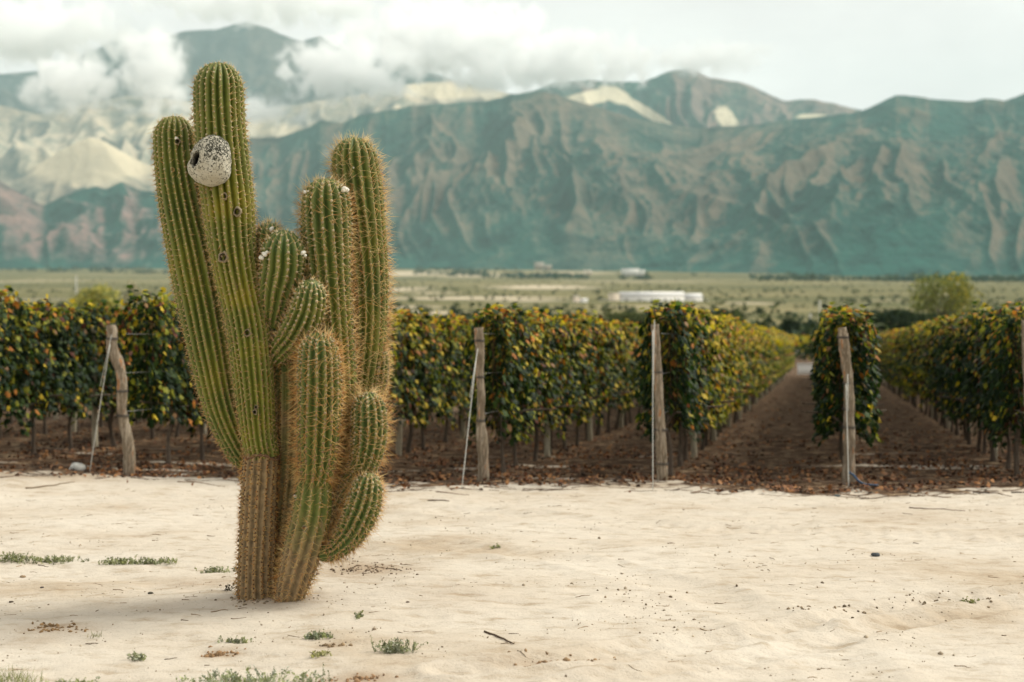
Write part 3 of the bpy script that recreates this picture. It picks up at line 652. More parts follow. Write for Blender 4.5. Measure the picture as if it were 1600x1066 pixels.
# ------------------------------------------------------------------ vineyard
ANG = math.atan(486 / F); RD = np.array((math.sin(ANG), math.cos(ANG)))      # direction of the rows
LC = dict(dark=(0.012, 0.030, 0.010), mid=(0.040, 0.072, 0.014), lime=(0.25, 0.255, 0.026), yel=(0.58, 0.42, 0.035), ora=(0.50, 0.19, 0.035), red=(0.12, 0.035, 0.02), dry=(0.38, 0.22, 0.11), brn=(0.07, 0.035, 0.018))
lk = list(LC); LCOL = np.array([LC[k] for k in lk])
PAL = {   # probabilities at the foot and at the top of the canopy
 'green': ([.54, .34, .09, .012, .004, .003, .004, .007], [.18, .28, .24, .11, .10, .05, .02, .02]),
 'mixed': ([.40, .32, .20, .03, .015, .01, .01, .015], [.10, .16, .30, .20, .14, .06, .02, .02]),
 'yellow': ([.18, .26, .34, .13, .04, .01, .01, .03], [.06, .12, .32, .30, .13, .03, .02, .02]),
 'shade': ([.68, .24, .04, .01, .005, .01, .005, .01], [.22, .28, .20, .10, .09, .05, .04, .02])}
# a five-lobed vine leaf folded along its middle rib
lo = np.array([(0, -.10), (.30, -.32), (.30, -.02), (.52, .12), (.30, .30), (.34, .62), (.10, .52), (0, .86), (-.10, .52), (-.34, .62), (-.30, .30), (-.52, .12), (-.30, -.02), (-.30, -.32)])
LV = np.vstack([[(0, .2, .0)], np.column_stack([lo, -0.30 * np.abs(lo[:, 0]) - 0.12 * lo[:, 1] ** 2])])
LF = np.array([(0, 1 + k, 1 + (k + 1) % 14) for k in range(14)])
LV2 = np.array([(0, -.1, 0), (.42, .1, -.12), (.25, .55, -.1), (0, .85, -.08), (-.25, .55, -.1), (-.42, .1, -.12)]); LF2 = np.array([(0, 1, 2), (0, 2, 3), (0, 3, 4), (0, 4, 5)])
def leaves(g, P, N, size, cols, rng, simple=False, spin=0.8):
    n = len(P); N = N / np.linalg.norm(N, axis=1)[:, None]
    dn = np.array((0, 0, -1.0)) + rng.normal(size=(n, 3)) * spin
    t = dn - N * (dn * N).sum(1)[:, None]; t /= np.linalg.norm(t, axis=1)[:, None]; b = np.cross(t, N)
    lv, lf = (LV2, LF2) if simple else (LV, LF)
    V = P[:, None] + size[:, None, None] * (lv[None, :, 0:1] * b[:, None] + lv[None, :, 1:2] * t[:, None] + lv[None, :, 2:3] * N[:, None])
    Fm = (lf[None] + (np.arange(n) * len(lv))[:, None, None]).reshape(-1, 3)
    g.add(V.reshape(-1, 3), Fm, None, np.repeat(cols, len(lv), 0))
VL = 1.2
def foliage(pal, seed, count=1750, simple=False, htop=2.12, near=False):
    rng = np.random.default_rng(seed); g = Geo()
    u = rng.uniform(-VL / 2 - .08, VL / 2 + .08, count); kind = rng.random(count)
    z0 = 0.54 + 0.26 * fbm(u * 3 + seed, u * 0, 2, seed); z1 = htop + 0.17 * fbm(u * 2.5 + seed * 2, u * 0, 2, seed + 1)
    hz_ = rng.random(count) ** 0.92; z = z0 + (z1 - z0) * hz_
    hw = 0.26 + 0.17 * fbm(u * 3.2 + seed, z * 3.2, 3, seed + 2) - 0.05 * (hz_ > .9)
    side = np.where(rng.random(count) < .5, 1, -1)
    topm = kind < 0.10; inner = kind > 0.86
    v = side * hw * np.where(inner, rng.random(count) * .8, 1) + rng.normal(size=count) * .035
    v = np.where(topm, rng.uniform(-.28, .28, count), v); z = np.where(topm, z1 + rng.normal(size=count) * .045, z)
    N = np.column_stack([rng.normal(size=count) * .45, np.where(topm, rng.normal(size=count) * .4, side * 1.0), 0.5 + rng.normal(size=count) * .5 + topm * 1.0])
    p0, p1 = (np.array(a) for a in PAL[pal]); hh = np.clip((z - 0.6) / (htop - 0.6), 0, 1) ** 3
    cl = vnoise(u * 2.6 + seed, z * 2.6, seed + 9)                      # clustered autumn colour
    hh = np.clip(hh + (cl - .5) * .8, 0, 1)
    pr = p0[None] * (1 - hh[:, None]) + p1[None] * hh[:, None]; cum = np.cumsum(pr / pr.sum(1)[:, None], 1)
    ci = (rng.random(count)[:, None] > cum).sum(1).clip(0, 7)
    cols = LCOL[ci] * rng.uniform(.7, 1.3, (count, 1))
    size = rng.uniform(.06, .12, count) * (1.0 if not simple else 1.35)
    leaves(g, np.column_stack([u, v, z]), N, size, cols, rng, simple)
    # a few shoots rising over the top
    for q in range(rng.integers(2, 5)):
        x = rng.uniform(-.55, .55); zt = htop + rng.uniform(.02, .16); k = 5
        zz = np.linspace(htop - .1, zt, k); leaves(g, np.column_stack([x + rng.normal(size=k) * .02, rng.normal(size=k) * .06, zz]), rng.normal(size=(k, 3)) + (0, 0, .4), rng.uniform(.06, .1, k), LCOL[rng.choice([1, 2, 3, 4], k)], rng, simple)
    # canes in the middle
    for q in range(5):
        x = rng.uniform(-.5, .5); tube(g, [(x, rng.uniform(-.05, .05), .6), (x + rng.uniform(-.1, .1), rng.uniform(-.1, .1), 1.3), (x + rng.uniform(-.15, .15), rng.uniform(-.12, .12), 2.0)], .006, 4, 4, (.10, .06, .035), cap=False)
    return g.mesh('foliage', M_leaf)
def trunk_mesh(seed):
    rng = np.random.default_rng(seed); g = Geo(); a, b = rng.uniform(-.06, .06, 2), rng.uniform(-.06, .06, 2)
    tube(g, [(0, 0, -.05), (a[0] * .6, b[0] * .6, .18), (a[0], b[0], .38), (a[1], b[1], .62), (a[1] + .04, 0, .78)], [.042, .030, .026, .030, .022], 8, 14, (1, 1, 1), .5, seed=seed)
    for sgn in (-1, 1):
        tube(g, [(a[1], b[1], .62), (sgn * .22, 0, .80), (sgn * .58, 0, .84)], [.022, .017, .012], 6, 8, (1, 1, 1), .4, seed=seed)
    return g.mesh('trunk', M_bark, True)
TR = [trunk_mesh(300 + q) for q in range(6)]
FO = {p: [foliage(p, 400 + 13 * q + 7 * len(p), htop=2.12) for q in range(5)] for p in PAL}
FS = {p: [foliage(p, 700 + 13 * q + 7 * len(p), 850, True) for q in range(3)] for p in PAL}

ORD = ['first', 'second', 'third', 'fourth', 'fifth', 'sixth', 'seventh', 'eighth', 'ninth', 'tenth', 'eleventh', 'twelfth', 'thirteenth', 'fourteenth', 'fifteenth', 'sixteenth', 'seventeenth', 'eighteenth']
# photo x of the row's end post, its distance, number of vines, wording, palette near/far, thick height
ROWS = [(-670, 18.9, (5, 12), 'row farthest left', 'green'),
        (-385, 18.7, (2, 14), 'second row from the left edge', 'green'),
        (-100, 18.5, (0, 14), 'row at the left edge of the picture', 'green'),
        (197, 18.3, (0, 16), 'row of the leftmost post', 'green'),
        (470, 17.9, (0, 22), 'row behind the cactus', 'mixed'),
        (752, 17.6, (0, 34), 'row of the grey topped post', 'mixed'),
        (1033, 17.6, (0, 55), 'row of the tall grey post', 'yellow'),
        (1325, 17.6, (0, 50), 'narrow row of the split post', 'shade'),
        (1608, 17.5, (0, 54), 'row at the right edge', 'shade'),
        (1895, 17.4, (0, 34), 'row beyond the right edge row', 'shade'),
        (2180, 17.3, (0, 16), 'outermost row at far right', 'shade')]
def row_point(x, d0, s):
    X0 = (x - 800) / F * d0; return np.array((X0, d0)) + RD * s
rv = np.random.default_rng(77)
stake_n = 0
ga = Geo(); tube(ga, [(0, 0, -.1), (.01, 0, .6), (0, .01, 1.2), (0.01, 0, 1.95)], [.048, .045, .042, .038], 9, 16, (1, 1, 1), .12); ST1 = ga.mesh('stake', M_stake, True)
for ri, (x0, d0, (k0, k1), word, pal) in enumerate(ROWS):
    grp = 'grape vines of the ' + word
    for k in range(k0, k1):
        s = 0.45 + 0.6 + k * VL; p = row_point(x0, d0, s)
        if ri == 6: pl = 'shade' if k == 0 else ('mixed' if k < 3 else 'yellow')
        elif ri == 5: pl = 'green' if k == 0 else 'mixed'
        elif ri == 8: pl = 'shade' if k < 9 else 'mixed'
        else: pl = pal
        far = p[1] > 42
        src = FS if far else FO
        r = bpy.data.objects.new('grape_vine', None); C.objects.link(r)
        r.location = (p[0], p[1], gz(p[0], p[1])); r.rotation_euler = (0, 0, math.pi / 2 - ANG + (math.pi if rv.random() < .5 else 0))
        r.scale = (1.0, rv.uniform(.9, 1.12), rv.uniform(.955, 1.03) * (1.035 if k == 0 else 1))
        desc = {'green': 'leafy green', 'mixed': 'rusty green', 'yellow': 'yellowing', 'shade': 'dark green'}[pl]
        if k - k0 < 18: lab = '%s grape vine, %s in the %s' % (desc, ORD[k - k0], word)
        else: lab = 'grape vine merging into the far part of the ' + word
        tag(r, lab, 'grape vine', grp)
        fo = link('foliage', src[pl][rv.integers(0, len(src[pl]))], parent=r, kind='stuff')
        if p[1] < 70: link('trunk', TR[rv.integers(0, 6)], parent=r, loc=(rv.uniform(-.2, .2), rv.uniform(-.04, .04), 0), rot=(0, 0, rv.uniform(0, 6)))
    # stakes every four metres
    for q in range(1, 14):
        s = q * 4.05; 
        if s > k1 * VL or s < k0 * VL: continue
        p = row_point(x0, d0, s) + np.array((RD[1], -RD[0])) * 0.05
        far_ = q > 8
        lab = ('pale wooden stake far down the ' + word) if far_ else '%s pale wooden stake along the %s' % (ORD[q - 1], word)
        link('vineyard_stake', ST1, loc=(p[0], p[1], gz(p[0], p[1])), rot=(rv.uniform(-.03, .03), rv.uniform(-.03, .03), rv.uniform(0, 6)), label=lab, cat='stake', group='stakes of the ' + word)
    # trellis wires and drip hose of the row
    g = Geo(); a = row_point(x0, d0, 0); b = row_point(x0, d0, k1 * VL)
    for h, rad in ((.85, .003), (1.35, .0025), (1.85, .0025)):
        tube(g, [(a[0], a[1], h), (b[0], b[1], h)], rad, 4, 2, (.35, .35, .33))
    g2 = g.mesh('trellis_wire', M_wire); o = link('trellis_wire', g2, label='thin steel trellis wires strung along the ' + word, cat='wire', group='trellis wires of the vineyard rows')

# end posts, each traced from its bends in the photo
def rings(par, x, y, r, d, base):
    g = Geo(); c = pix(x, y, d) - base; th = np.linspace(0, 2 * np.pi, 17); rr = r / F * d * 1.12
    for dz in (0, .008, .02): tube(g, np.stack([np.cos(th) * rr, np.sin(th) * rr, dz + .006 * np.sin(th)], -1) + c, .0035, 5, 17, (.05, .045, .04), cap=False)
    link('wire_loop', g.mesh('wire_loop', M_dwire), parent=par)
def post(pts, d, label, loops, anchor, top_at, seed, rotdark=None):
    pts = np.array(pts, float); fx, fy = pts[-1, 0], pts[-1, 1]
    X = (fx - 800) / F * d; base = np.array((X, d, gz(X, d)))
    r = bpy.data.objects.new('end_post', None); C.objects.link(r); r.location = base.tolist(); tag(r, label, 'post', 'wooden end posts of the vine rows')
    Q = []; 
    for (x, y, w) in pts[::-1]: Q.append((*(pix(x, y, d) - base), w / 2 / F * d))
    Q = np.array(Q); Q[0, 2] = -.15
    g = Geo(); tube(g, Q[:, :3], Q[:, 3], 14, 46, (1, 1, 1), .42, seed=seed); link('wood', g.mesh('wood', M_post, True), parent=r)
    for (y,) in loops:
        xx = np.interp(y, pts[:, 1], pts[:, 0]); ww = np.interp(y, pts[:, 1], pts[:, 2]); rings(r, xx, y, ww / 2, d, base)
    if anchor:
        # guy wire to its anchor, a thing of its own
        ax, ay = anchor; da = CAMZ * F / (ay - HZ); A = np.array(((ax - 800) / F * da, da, 0)); A[2] = gz(A[0], A[1])
        B = pix(top_at[0], top_at[1], d - .08); g = Geo(); rr = .0055
        mid = (A + B) / 2 + (0, 0, -.01)
        tube(g, [A - (0, 0, .05), mid, B], rr, 6, 10, (.6, .6, .56)); tube(g, [mid + (.01, 0, .3) * 1, B + (.02, 0, .12)], .004, 5, 2, (.5, .5, .48))
        m_ = g.mesh('guy_wire', M_guy); link('guy_wire', m_, label='pale guy wire slanting from the top of the ' + label.split(',')[0], cat='wire', group='guy wires of the end posts')
m = Mat('guy_cable', 0.6, 0.4); M_guy = m.base((0.50, 0.50, 0.45))
post([(173, 508, 15), (177, 545, 17), (188, 577, 16), (191, 612, 15), (192, 647, 16), (198, 682, 17), (202, 711, 18), (202, 742, 18)], 18.0, 'leftmost end post, crooked weathered wood', [(530,), (612,), (650,)], (139, 749), (172, 538), 1)
post([(748, 512, 15), (750, 552, 13.5), (750, 590, 12.5), (752, 619, 12), (751, 657, 12), (753, 682, 17), (755, 721, 17), (755, 756, 18)], 17.55, 'grey topped end post, first right of the cactus', [(533,), (590,), (658,)], (721, 766), (744, 560), 2)
post([(1023, 507, 12), (1026, 545, 13), (1028, 587, 14), (1030, 625, 15), (1032, 670, 17), (1034, 711, 18), (1035, 757, 19)], 17.5, 'tall grey end post, straight and smooth', [(582,), (672,), (725,)], (1020, 766), (1020, 516), 3)
post([(1315, 512, 13), (1317, 532, 17), (1321, 562, 15), (1325, 595, 14), (1326, 631, 16), (1326, 670, 18), (1326, 711, 19), (1326, 756, 21)], 17.55, 'split brown end post, in the middle of the narrow row', [(528,), (600,), (668,), (640,)], (1326, 764), (1322, 600), 4)
post([(1604, 500, 12), (1603, 540, 12), (1606, 600, 13), (1611, 680, 16), (1615, 772, 17)], 17.0, 'end post cut off by the right edge of the picture', [], None, None, 5)
# blue hose at the foot of the split post
g = Geo(); hp = [(1326, 738), (1333, 742), (1341, 751), (1352, 757), (1372, 760)]
P3 = []
for (x, y) in hp:
    d = 17.35 if y < 750 else 17.2; q = pix(x, y, d); q[2] = max(q[2], gz(q[0], q[1]) + .015); P3.append(q)
tube(g, P3, .014, 7, 18, (1, 1, 1)); link('hose', g.mesh('hose', M_hose, True), label='dark blue hose end at the foot of the split brown post', cat='hose')

# a tall single shoot above the hedge behind the grey post
rng = np.random.default_rng(5); g = Geo(); b0 = pix(1061, 500, 18.9)
tube(g, [b0, b0 + (-.02, 0, .15), b0 + (-.06, 0, .30)], .004, 5, 6, (.2, .25, .06)); k = 9; tt = rng.uniform(.3, 1, k)
leaves(g, b0 + np.column_stack([-.05 * tt + rng.normal(size=k) * .03, rng.normal(size=k) * .02, .27 * tt]), rng.normal(size=(k, 3)) + (0, -1, .3), rng.uniform(.06, .11, k), np.tile((.16, .24, .05), (k, 1)), rng)
link('vine_shoot', g.mesh('vine_shoot', M_leaf), label='lone fresh shoot sticking up above the row behind the tall grey post', cat='shoot')

# fallen leaves and dry prunings under the rows
rng = np.random.default_rng(9); g = Geo(); n = 26000
Y = 16.2 + rng.exponential(7.0, n); Y = Y[Y < 60]; n = len(Y); X = rng.uniform(-.40, .40, n) * Y
cl = vnoise(X * 1.1, Y * 1.5, 3) * .5 + vnoise(X * 4, Y * 5, 4) * .5
keep = (Y > edge_d(X) - 0.15 + rng.exponential(.25, n) * -1 * (rng.random(n) < .06)) & (cl + rng.random(n) * .25 > .60); X = X[keep]; Y = Y[keep]; n = len(X)
lc = np.array([(.14, .06, .03), (.24, .10, .035), (.07, .035, .02), (.34, .17, .07), (.24, .12, .06), (.045, .028, .018)])
leaves(g, np.column_stack([X, Y, ground_z(X, Y) + .012 + rng.random(n) * .02]), rng.normal(size=(n, 3)) * .55 + (0, 0, 1), rng.uniform(.035, .075, n), lc[rng.integers(0, 6, n)], rng, True, 5)
link('fallen_leaves', g.mesh('fallen_leaves', M_litter), kind='stuff')
def twig(g, x, y, L, a, r=.004, c=(.12, .08, .05), rng=rng, curve=.2):
    k = 6; t = np.linspace(-.5, .5, k); px = x + np.cos(a) * t * L - np.sin(a) * curve * L * (t * t); py = y + np.sin(a) * t * L + np.cos(a) * curve * L * (t * t)
    tube(g, np.column_stack([px, py, ground_z(px, py) + r * .6]), np.linspace(r, r * .5, k), 5, k, c)
g = Geo()
for q in range(700):
    y = 16.0 + rng.exponential(3.5); x = rng.uniform(-.38, .38) * y
    if y < edge_d(x) - .45: continue
    twig(g, x, y, rng.uniform(.12, .6), rng.normal() * .5, rng.uniform(.004, .009), np.array((.13, .09, .06)) * rng.uniform(.5, 2.0), curve=rng.uniform(-.3, .3))
link('dry_prunings', g.mesh('dry_prunings', M_attr), kind='stuff')

# ------------------------------------------------------------------ small things on the sand
rng = np.random.default_rng(12)
g = Geo()
for q in range(270):
    y = rng.uniform(7.2, 16.8); x = rng.uniform(-.37, .37) * y
    twig(g, x, y, rng.uniform(.02, .10) * (2.2 if rng.random() < .10 else 1), rng.normal() * .7, rng.uniform(.0015, .004), np.array((.20, .14, .08)) * rng.uniform(.5, 1.6), curve=rng.uniform(-.4, .4))
link('scattered_twigs', g.mesh('scattered_twigs', M_attr), kind='stuff')
g = Geo(); n = 9000; y = rng.uniform(7.0, 17, n) ; x = rng.uniform(-.38, .38, n) * y
cl = vnoise(x * 2.2, y * 2.2, 8); near = np.exp(-((x - CX) ** 2 + (y - CY) ** 2) / 1.2); kp = (cl + .35 * near) > rng.uniform(.45, 1.0, n); x = x[kp]; y = y[kp]; n = len(x)
sz = rng.uniform(.0025, .007, n) * np.where(rng.random(n) < .03, 2.4, 1); V, f = ICO1
c = np.where(rng.random((n, 1)) < .5, (.44, .37, .27), (.24, .19, .13)) * rng.uniform(.7, 1.2, (n, 1)); z = ground_z(x, y)
VV = np.column_stack([x, y, z])[:, None] + V[None] * (sz[:, None] * rng.uniform(.6, 1.3, (n, 3)))[:, None, :]
g.add(VV.reshape(-1, 3), (f[None] + (np.arange(n) * 12)[:, None, None]).reshape(-1, 3), None, np.repeat(c, 12, 0)); link('gravel', g.mesh('gravel', M_stone), kind='stuff')

def rock(x, y, r, c, label, flat=.6, cat='stone', sub=ICO3, seed=1, name='stone'):
    X, Y = gpix(x, y); V, f = sub; s = r / F * Y
    Q = V * (1 + .28 * fbm(V[:, 0] * 1.7 + seed, V[:, 1] * 1.7 + V[:, 2], 4, seed))[:, None] * s * np.array((1.15, 1, flat))
    g = Geo(); g.add(Q, f, None, c); link(name, g.mesh(name, M_stone, False), loc=(X, Y, gz(X, Y) + s * flat * .35), label=label, cat=cat)
rock(122, 745, 11, (.46, .46, .42), 'pale grey rock left of the leftmost end post', .8, seed=3)
rock(1368, 872, 6, (.07, .08, .085), 'small dark grey stone on the sand at right', .6, seed=4)
rock(36, 897, 4, (.28, .20, .12), 'small brown stone below the left weeds', .6, seed=5)
rock(236, 934, 4, (.05, .045, .03), 'dark pebble left of the cactus foot', .6, seed=6)
rock(18, 942, 3.2, (.09, .07, .05), 'tiny dark clod at the left edge', .6, seed=7)
rock(1307, 776, 5, (.08, .10, .10), 'small dark stone in front of the split post', .5, seed=8)
rock(1362, 957, 4, (.12, .09, .05), 'dark clod lying by the tyre rut', .5, seed=9)
rock(637, 951, 2.6, (.14, .11, .08), 'tiny dark stone right of the cactus foot', .6, seed=10)
rock(66, 921, 2.6, (.06, .05, .05), 'tiny black pebble between the left weeds and clods', .7, seed=11)
# ragged soil clods by the cactus and along the cracks
g = Geo()
for (x, y, rx, ry, k, cc) in [(85, 985, 45, 5, 70, (.24, .15, .07)), (345, 1022, 28, 4, 50, (.26, .16, .08)), (575, 890, 60, 12, 130, (.20, .145, .095)), (1300, 950, 90, 6, 34, (.26, .20, .13)), (870, 1038, 60, 6, 60, (.30, .20, .11)),
                              (1500, 935, 110, 8, 70, (.26, .20, .13)), (560, 1063, 50, 4, 50, (.28, .17, .09)), (520, 1018, 18, 3, 20, (.26, .18, .1)), (990, 930, 120, 20, 16, (.25, .19, .12)), (405, 950, 50, 5, 60, (.22, .17, .11))]:
    for q in range(k):
        X, Y = gpix(x + rng.normal() * rx * .6, y + rng.normal() * ry * .6); s = rng.uniform(.004, .012) * (1.8 if rng.random() < .1 else 1); V, f = ICO1
        g.add(V * s * rng.uniform(.6, 1.4, 3) + (X, Y, gz(X, Y)), f, None, np.array(cc) * rng.uniform(.5, 1.3))
link('soil_clods', g.mesh('soil_clods', M_stone), kind='stuff')
def lone_twig(x0, y0, x1, y1, r, label, curve=.15, c=(.10, .065, .04)):
    a = np.array(gpix(x0, y0)); b = np.array(gpix(x1, y1)); k = 9; t = np.linspace(0, 1, k)[:, None]; p = a * (1 - t) + b * t; dv = b - a; p += np.array((-dv[1], dv[0])) * curve * (t * (1 - t)) * 2
    z = ground_z(p[:, 0], p[:, 1]) + r * .9; g = Geo(); tube(g, np.column_stack([p, z]), np.linspace(r, r * .5, k), 6, 22, c, .3); link('twig', g.mesh('twig', M_attr, True), label=label, cat='twig')
lone_twig(40, 770, 117, 762, .009, 'long curved twig on the sand near the rock', -.22, (.22, .17, .11))
lone_twig(757, 996, 803, 1018, .006, 'short dark twig right of the cactus at the bottom')
lone_twig(833, 1041, 862, 1034, .004, 'thin brown twig low in the middle', .2, (.22, .12, .06))
lone_twig(668, 785, 702, 787, .008, 'dark stick on the sand below the post right of the cactus', .1)
lone_twig(603, 890, 628, 899, .004, 'fine twig beside the dark patch right of the cactus', .1)
lone_twig(1420, 795, 1508, 799, .006, 'long thin twig on the sand at the right', .06)
lone_twig(60, 878, 76, 880, .004, 'small brown twig under the left weeds', .1)

def weed(x, y, wpx, hpx, count, label, flowers=0, blade=False, seed=0, c=(.20, .22, .12)):
    count = max(10, int(count * .55)); c = np.array(c) * (1.25, 1.2, 1.25)
    rng = np.random.default_rng(seed + 900); X, Y = gpix(x, y); sx_ = wpx / F * Y / 2; h = hpx / F * Y; g = Geo()
    sy_ = max(sx_ * .45, .05)
    o = np.column_stack([np.clip(rng.normal(size=count) * .5, -1.1, 1.1) * sx_, np.clip(rng.normal(size=count) * .5, -1.1, 1.1) * min(sy_, .22)])
    zb = ground_z(X + o[:, 0], Y + o[:, 1]) - gz(X, Y)
    for (ax, ay), z in zip(o, zb):
        hh = h * rng.uniform(.35, 1); lean = rng.normal(size=2) * hh * .6; top_ = np.array((ax + lean[0], ay + lean[1], z + hh)); b_ = np.array((ax, ay, z - .005))
        cc = np.array(c) * rng.uniform(.6, 1.45) * (1, 1, rng.uniform(.7, 1.2))
        if blade:
            w = .0016; g.add([b_ + (-w, 0, 0), b_ + (w, 0, 0), (b_ + top_) / 2 + (w * .7, 0, hh * .12), (b_ + top_) / 2 + (-w * .7, 0, hh * .12), top_], [(3, 2, 4)], [(0, 1, 2, 3)], cc)
        else:
            w = .0011; g.add([b_ + (-w, 0, 0), b_ + (w, 0, 0), top_ + (w, 0, 0), top_ + (-w, 0, 0)], None, [(0, 1, 2, 3)], cc * .8)
            k = 7; t = rng.uniform(.25, 1, k)[:, None]; pp = b_ * (1 - t) + top_ * t + rng.normal(size=(k, 3)) * .004
            leaves(g, pp, rng.normal(size=(k, 3)) + (0, -.3, .6), rng.uniform(.009, .018, k), np.tile(cc, (k, 1)) * rng.uniform(.8, 1.2, (k, 1)), rng, True, 1.5)
        if flowers and rng.random() < flowers:
            V, f = ICO1; g.add(V * .0055 * (1, 1, .6) + top_, f, None, (.72, .71, .62))
    link('weed', g.mesh('weed', M_weed), loc=(X, Y, gz(X, Y)), label=label, cat='weed')
weed(22, 876, 60, 13, 150, 'dense green weed clump at the left edge', seed=1)
weed(85, 873, 90, 10, 200, 'low green weed strip second from the left edge', seed=2)
weed(190, 880, 70, 12, 170, 'rounded green weed clump in the middle of the left strip', seed=3)
weed(250, 880, 60, 10, 130, 'rightmost green weed clump of the left strip', seed=4)
weed(340, 890, 60, 9, 90, 'sparse pale weed just left of the cactus trunk', seed=5, c=(.22, .24, .15))
weed(150, 997, 24, 10, 45, 'small grey green tuft left on the sand', seed=6, blade=True, c=(.22, .22, .14))
weed(218, 1032, 24, 14, 45, 'small upright weed at the lower left', seed=7, c=(.24, .26, .16))
weed(495, 1006, 42, 12, 80, 'flat green weed below the cactus', seed=8, flowers=.1, c=(.19, .22, .13))
weed(620, 1026, 66, 22, 130, 'spreading grey green weed right of the cactus foot', seed=9, flowers=.12, c=(.21, .23, .15))
weed(560, 975, 14, 9, 25, 'tiny weed sprig on the sand below the cactus', seed=10, c=(.2, .22, .13))
weed(370, 1008, 46, 9, 50, 'thin low weed left below the cactus trunk', seed=11, c=(.22, .24, .15))
weed(500, 1035, 30, 9, 40, 'yellowish small weed at the bottom', seed=12, c=(.3, .3, .15))
weed(400, 1068, 210, 22, 300, 'wide patch of pale weeds with tiny white flowers at the bottom', seed=13, flowers=.3, c=(.24, .27, .17))
weed(20, 1064, 90, 26, 200, 'tall grassy weeds in the bottom left corner', seed=14, blade=True, flowers=.06, c=(.22, .24, .13))
weed(110, 1070, 90, 14, 120, 'low weeds beside the bottom left corner', seed=15, c=(.24, .26, .15))
weed(775, 860, 16, 5, 25, 'tiny green sprig on the sand right of the cactus', seed=16)
weed(358, 936, 9, 14, 14, 'dark dry sprig at the left of the cactus foot', seed=17, c=(.06, .05, .03))
weed(1515, 942, 34, 5, 30, 'thin weed line on the rut edge at right', seed=18, c=(.16, .17, .07))

# ------------------------------------------------------------------ trees and bushes beyond the vineyard
def leaf_cloud(g, cen, rad, n, size, cols, rng, shell=.55):
    d = rng.normal(size=(n, 3)); d /= np.linalg.norm(d, axis=1)[:, None]; rr = rng.uniform(shell, 1.05, n)[:, None]
    P = np.array(cen) + d * rr * np.array(rad); cc = np.array(cols)[rng.integers(0, len(cols), n)] * rng.uniform(.7, 1.3, (n, 1))
    leaves(g, P, d + rng.normal(size=(n, 3)) * .6, size * rng.uniform(.7, 1.4, n), cc, rng, True, 1.5)
def tree(name, label, cat, x, ytop, ybase, wpx, d, cols, seed, lobes=9, leafn=260, size=.35, trunk=True, group=None, lo=.35, sun_cols=None):
    rng = np.random.default_rng(seed); X = (x - 800) / F * d; gzz = float(plain_z(d)); ztop = CAMZ - (ytop - HZ) / F * d; h = ztop - gzz; w = wpx / F * d / 2
    r = bpy.data.objects.new(name, None); C.objects.link(r); r.location = (X, d, gzz); tag(r, label, cat, group)
    g = Geo(); gt = Geo()
    tube(gt, [(0, 0, -.3), (.1, 0, h * .25), (0, .1, h * .5)], [h * .035, h * .028, h * .018], 8, 8, (.13, .11, .085), .3)
    for q in range(lobes):
        a = q * 2.4 + rng.uniform(-.3, .3); t = (q + .5) / lobes; zc = h * (lo + (0.86 - lo) * t); rad_ = w * math.sqrt(max(0.1, 1 - abs(2 * t - .75) ** 2 * .55)) * .62
        c = np.array((math.cos(a) * rad_, math.sin(a) * rad_, zc)); lr = w * rng.uniform(.34, .52); lz = min(h - zc, lr * 1.05)
        cs = cols if sun_cols is None or c[0] < w * .25 else sun_cols  # right-hand lobes take sunlit leaf colours, light painted into the crown
        leaf_cloud(g, c, (lr, lr, max(lz, .15 * h)), leafn, size, cs, rng)
        if trunk: tube(gt, [(0, .05, h * .3), c * (.5, .5, .75), c], [h * .014, h * .009, h * .004], 5, 6, (.13, .11, .085), .2)
    link('crown', g.mesh('crown', M_far), parent=r); link('trunk' if trunk else 'stems', gt.mesh('trunk', M_attr, True), parent=r)
YG = [(.16, .18, .045), (.26, .25, .05), (.11, .14, .04), (.36, .32, .06)]; DG = [(.025, .045, .022), (.04, .06, .025), (.03, .05, .03)]; OG = [(.08, .10, .035), (.12, .13, .05), (.06, .08, .03)]; PALE = [(.44, .40, .28), (.38, .36, .25), (.48, .42, .32)]
YY = [(.42, .38, .09), (.34, .33, .09), (.48, .42, .12), (.22, .25, .09)]
tree('tree', 'round yellowing tree standing behind the right edge vines', 'tree', 1476, 425, 512, 118, 215, [(.17, .19, .06), (.28, .28, .08), (.12, .15, .05), (.2, .21, .07)], 1, 14, 190, .40, sun_cols=YG + [(.45, .36, .05)])
tree('tree', 'yellow tree behind the vines at the left', 'tree', 150, 444, 520, 84, 215, YY, 2, 12, 260, .38)
tree('tree', 'pale slender tree right of the yellow tree at the left', 'tree', 210, 433, 520, 36, 225, PALE, 3, 8, 150, .34, lo=.3)
tree('bush', 'big dark bush left of the round yellowing tree', 'bush', 1392, 482, 522, 92, 195, DG, 4, 12, 260, .35, False)
tree('bush', 'dark bush filling under the round yellowing tree', 'bush', 1440, 488, 522, 80, 200, DG + OG[:1], 5, 10, 240, .35, False)
tree('bush', 'dark green bush left of the narrow row', 'bush', 1236, 497, 524, 36, 195, DG, 6, 8, 200, .28, False)
tree('bush', 'dark bush right of the white buildings', 'bush', 1138, 482, 520, 62, 240, DG + OG, 7, 10, 220, .35, False)
tree('bush', 'green bush in front of the white building', 'bush', 985, 487, 520, 90, 250, OG, 8, 11, 220, .35, False)
tree('bush', 'small dark bush behind the middle row tops', 'bush', 700, 492, 520, 60, 240, DG + OG, 9, 8, 200, .3, False)
tree('bush', 'green bush just right of the cactus beyond the vines', 'bush', 635, 492, 520, 66, 250, OG + DG[:1], 10, 9, 200, .3, False)
tree('bush', 'olive bush between the middle row and the white building', 'bush', 890, 490, 520, 60, 260, OG, 11, 8, 200, .3, False)
tree('bush', 'bright yellow low bush at the left above the vines', 'bush', 118, 474, 520, 44, 205, YY, 12, 8, 150, .3, False)
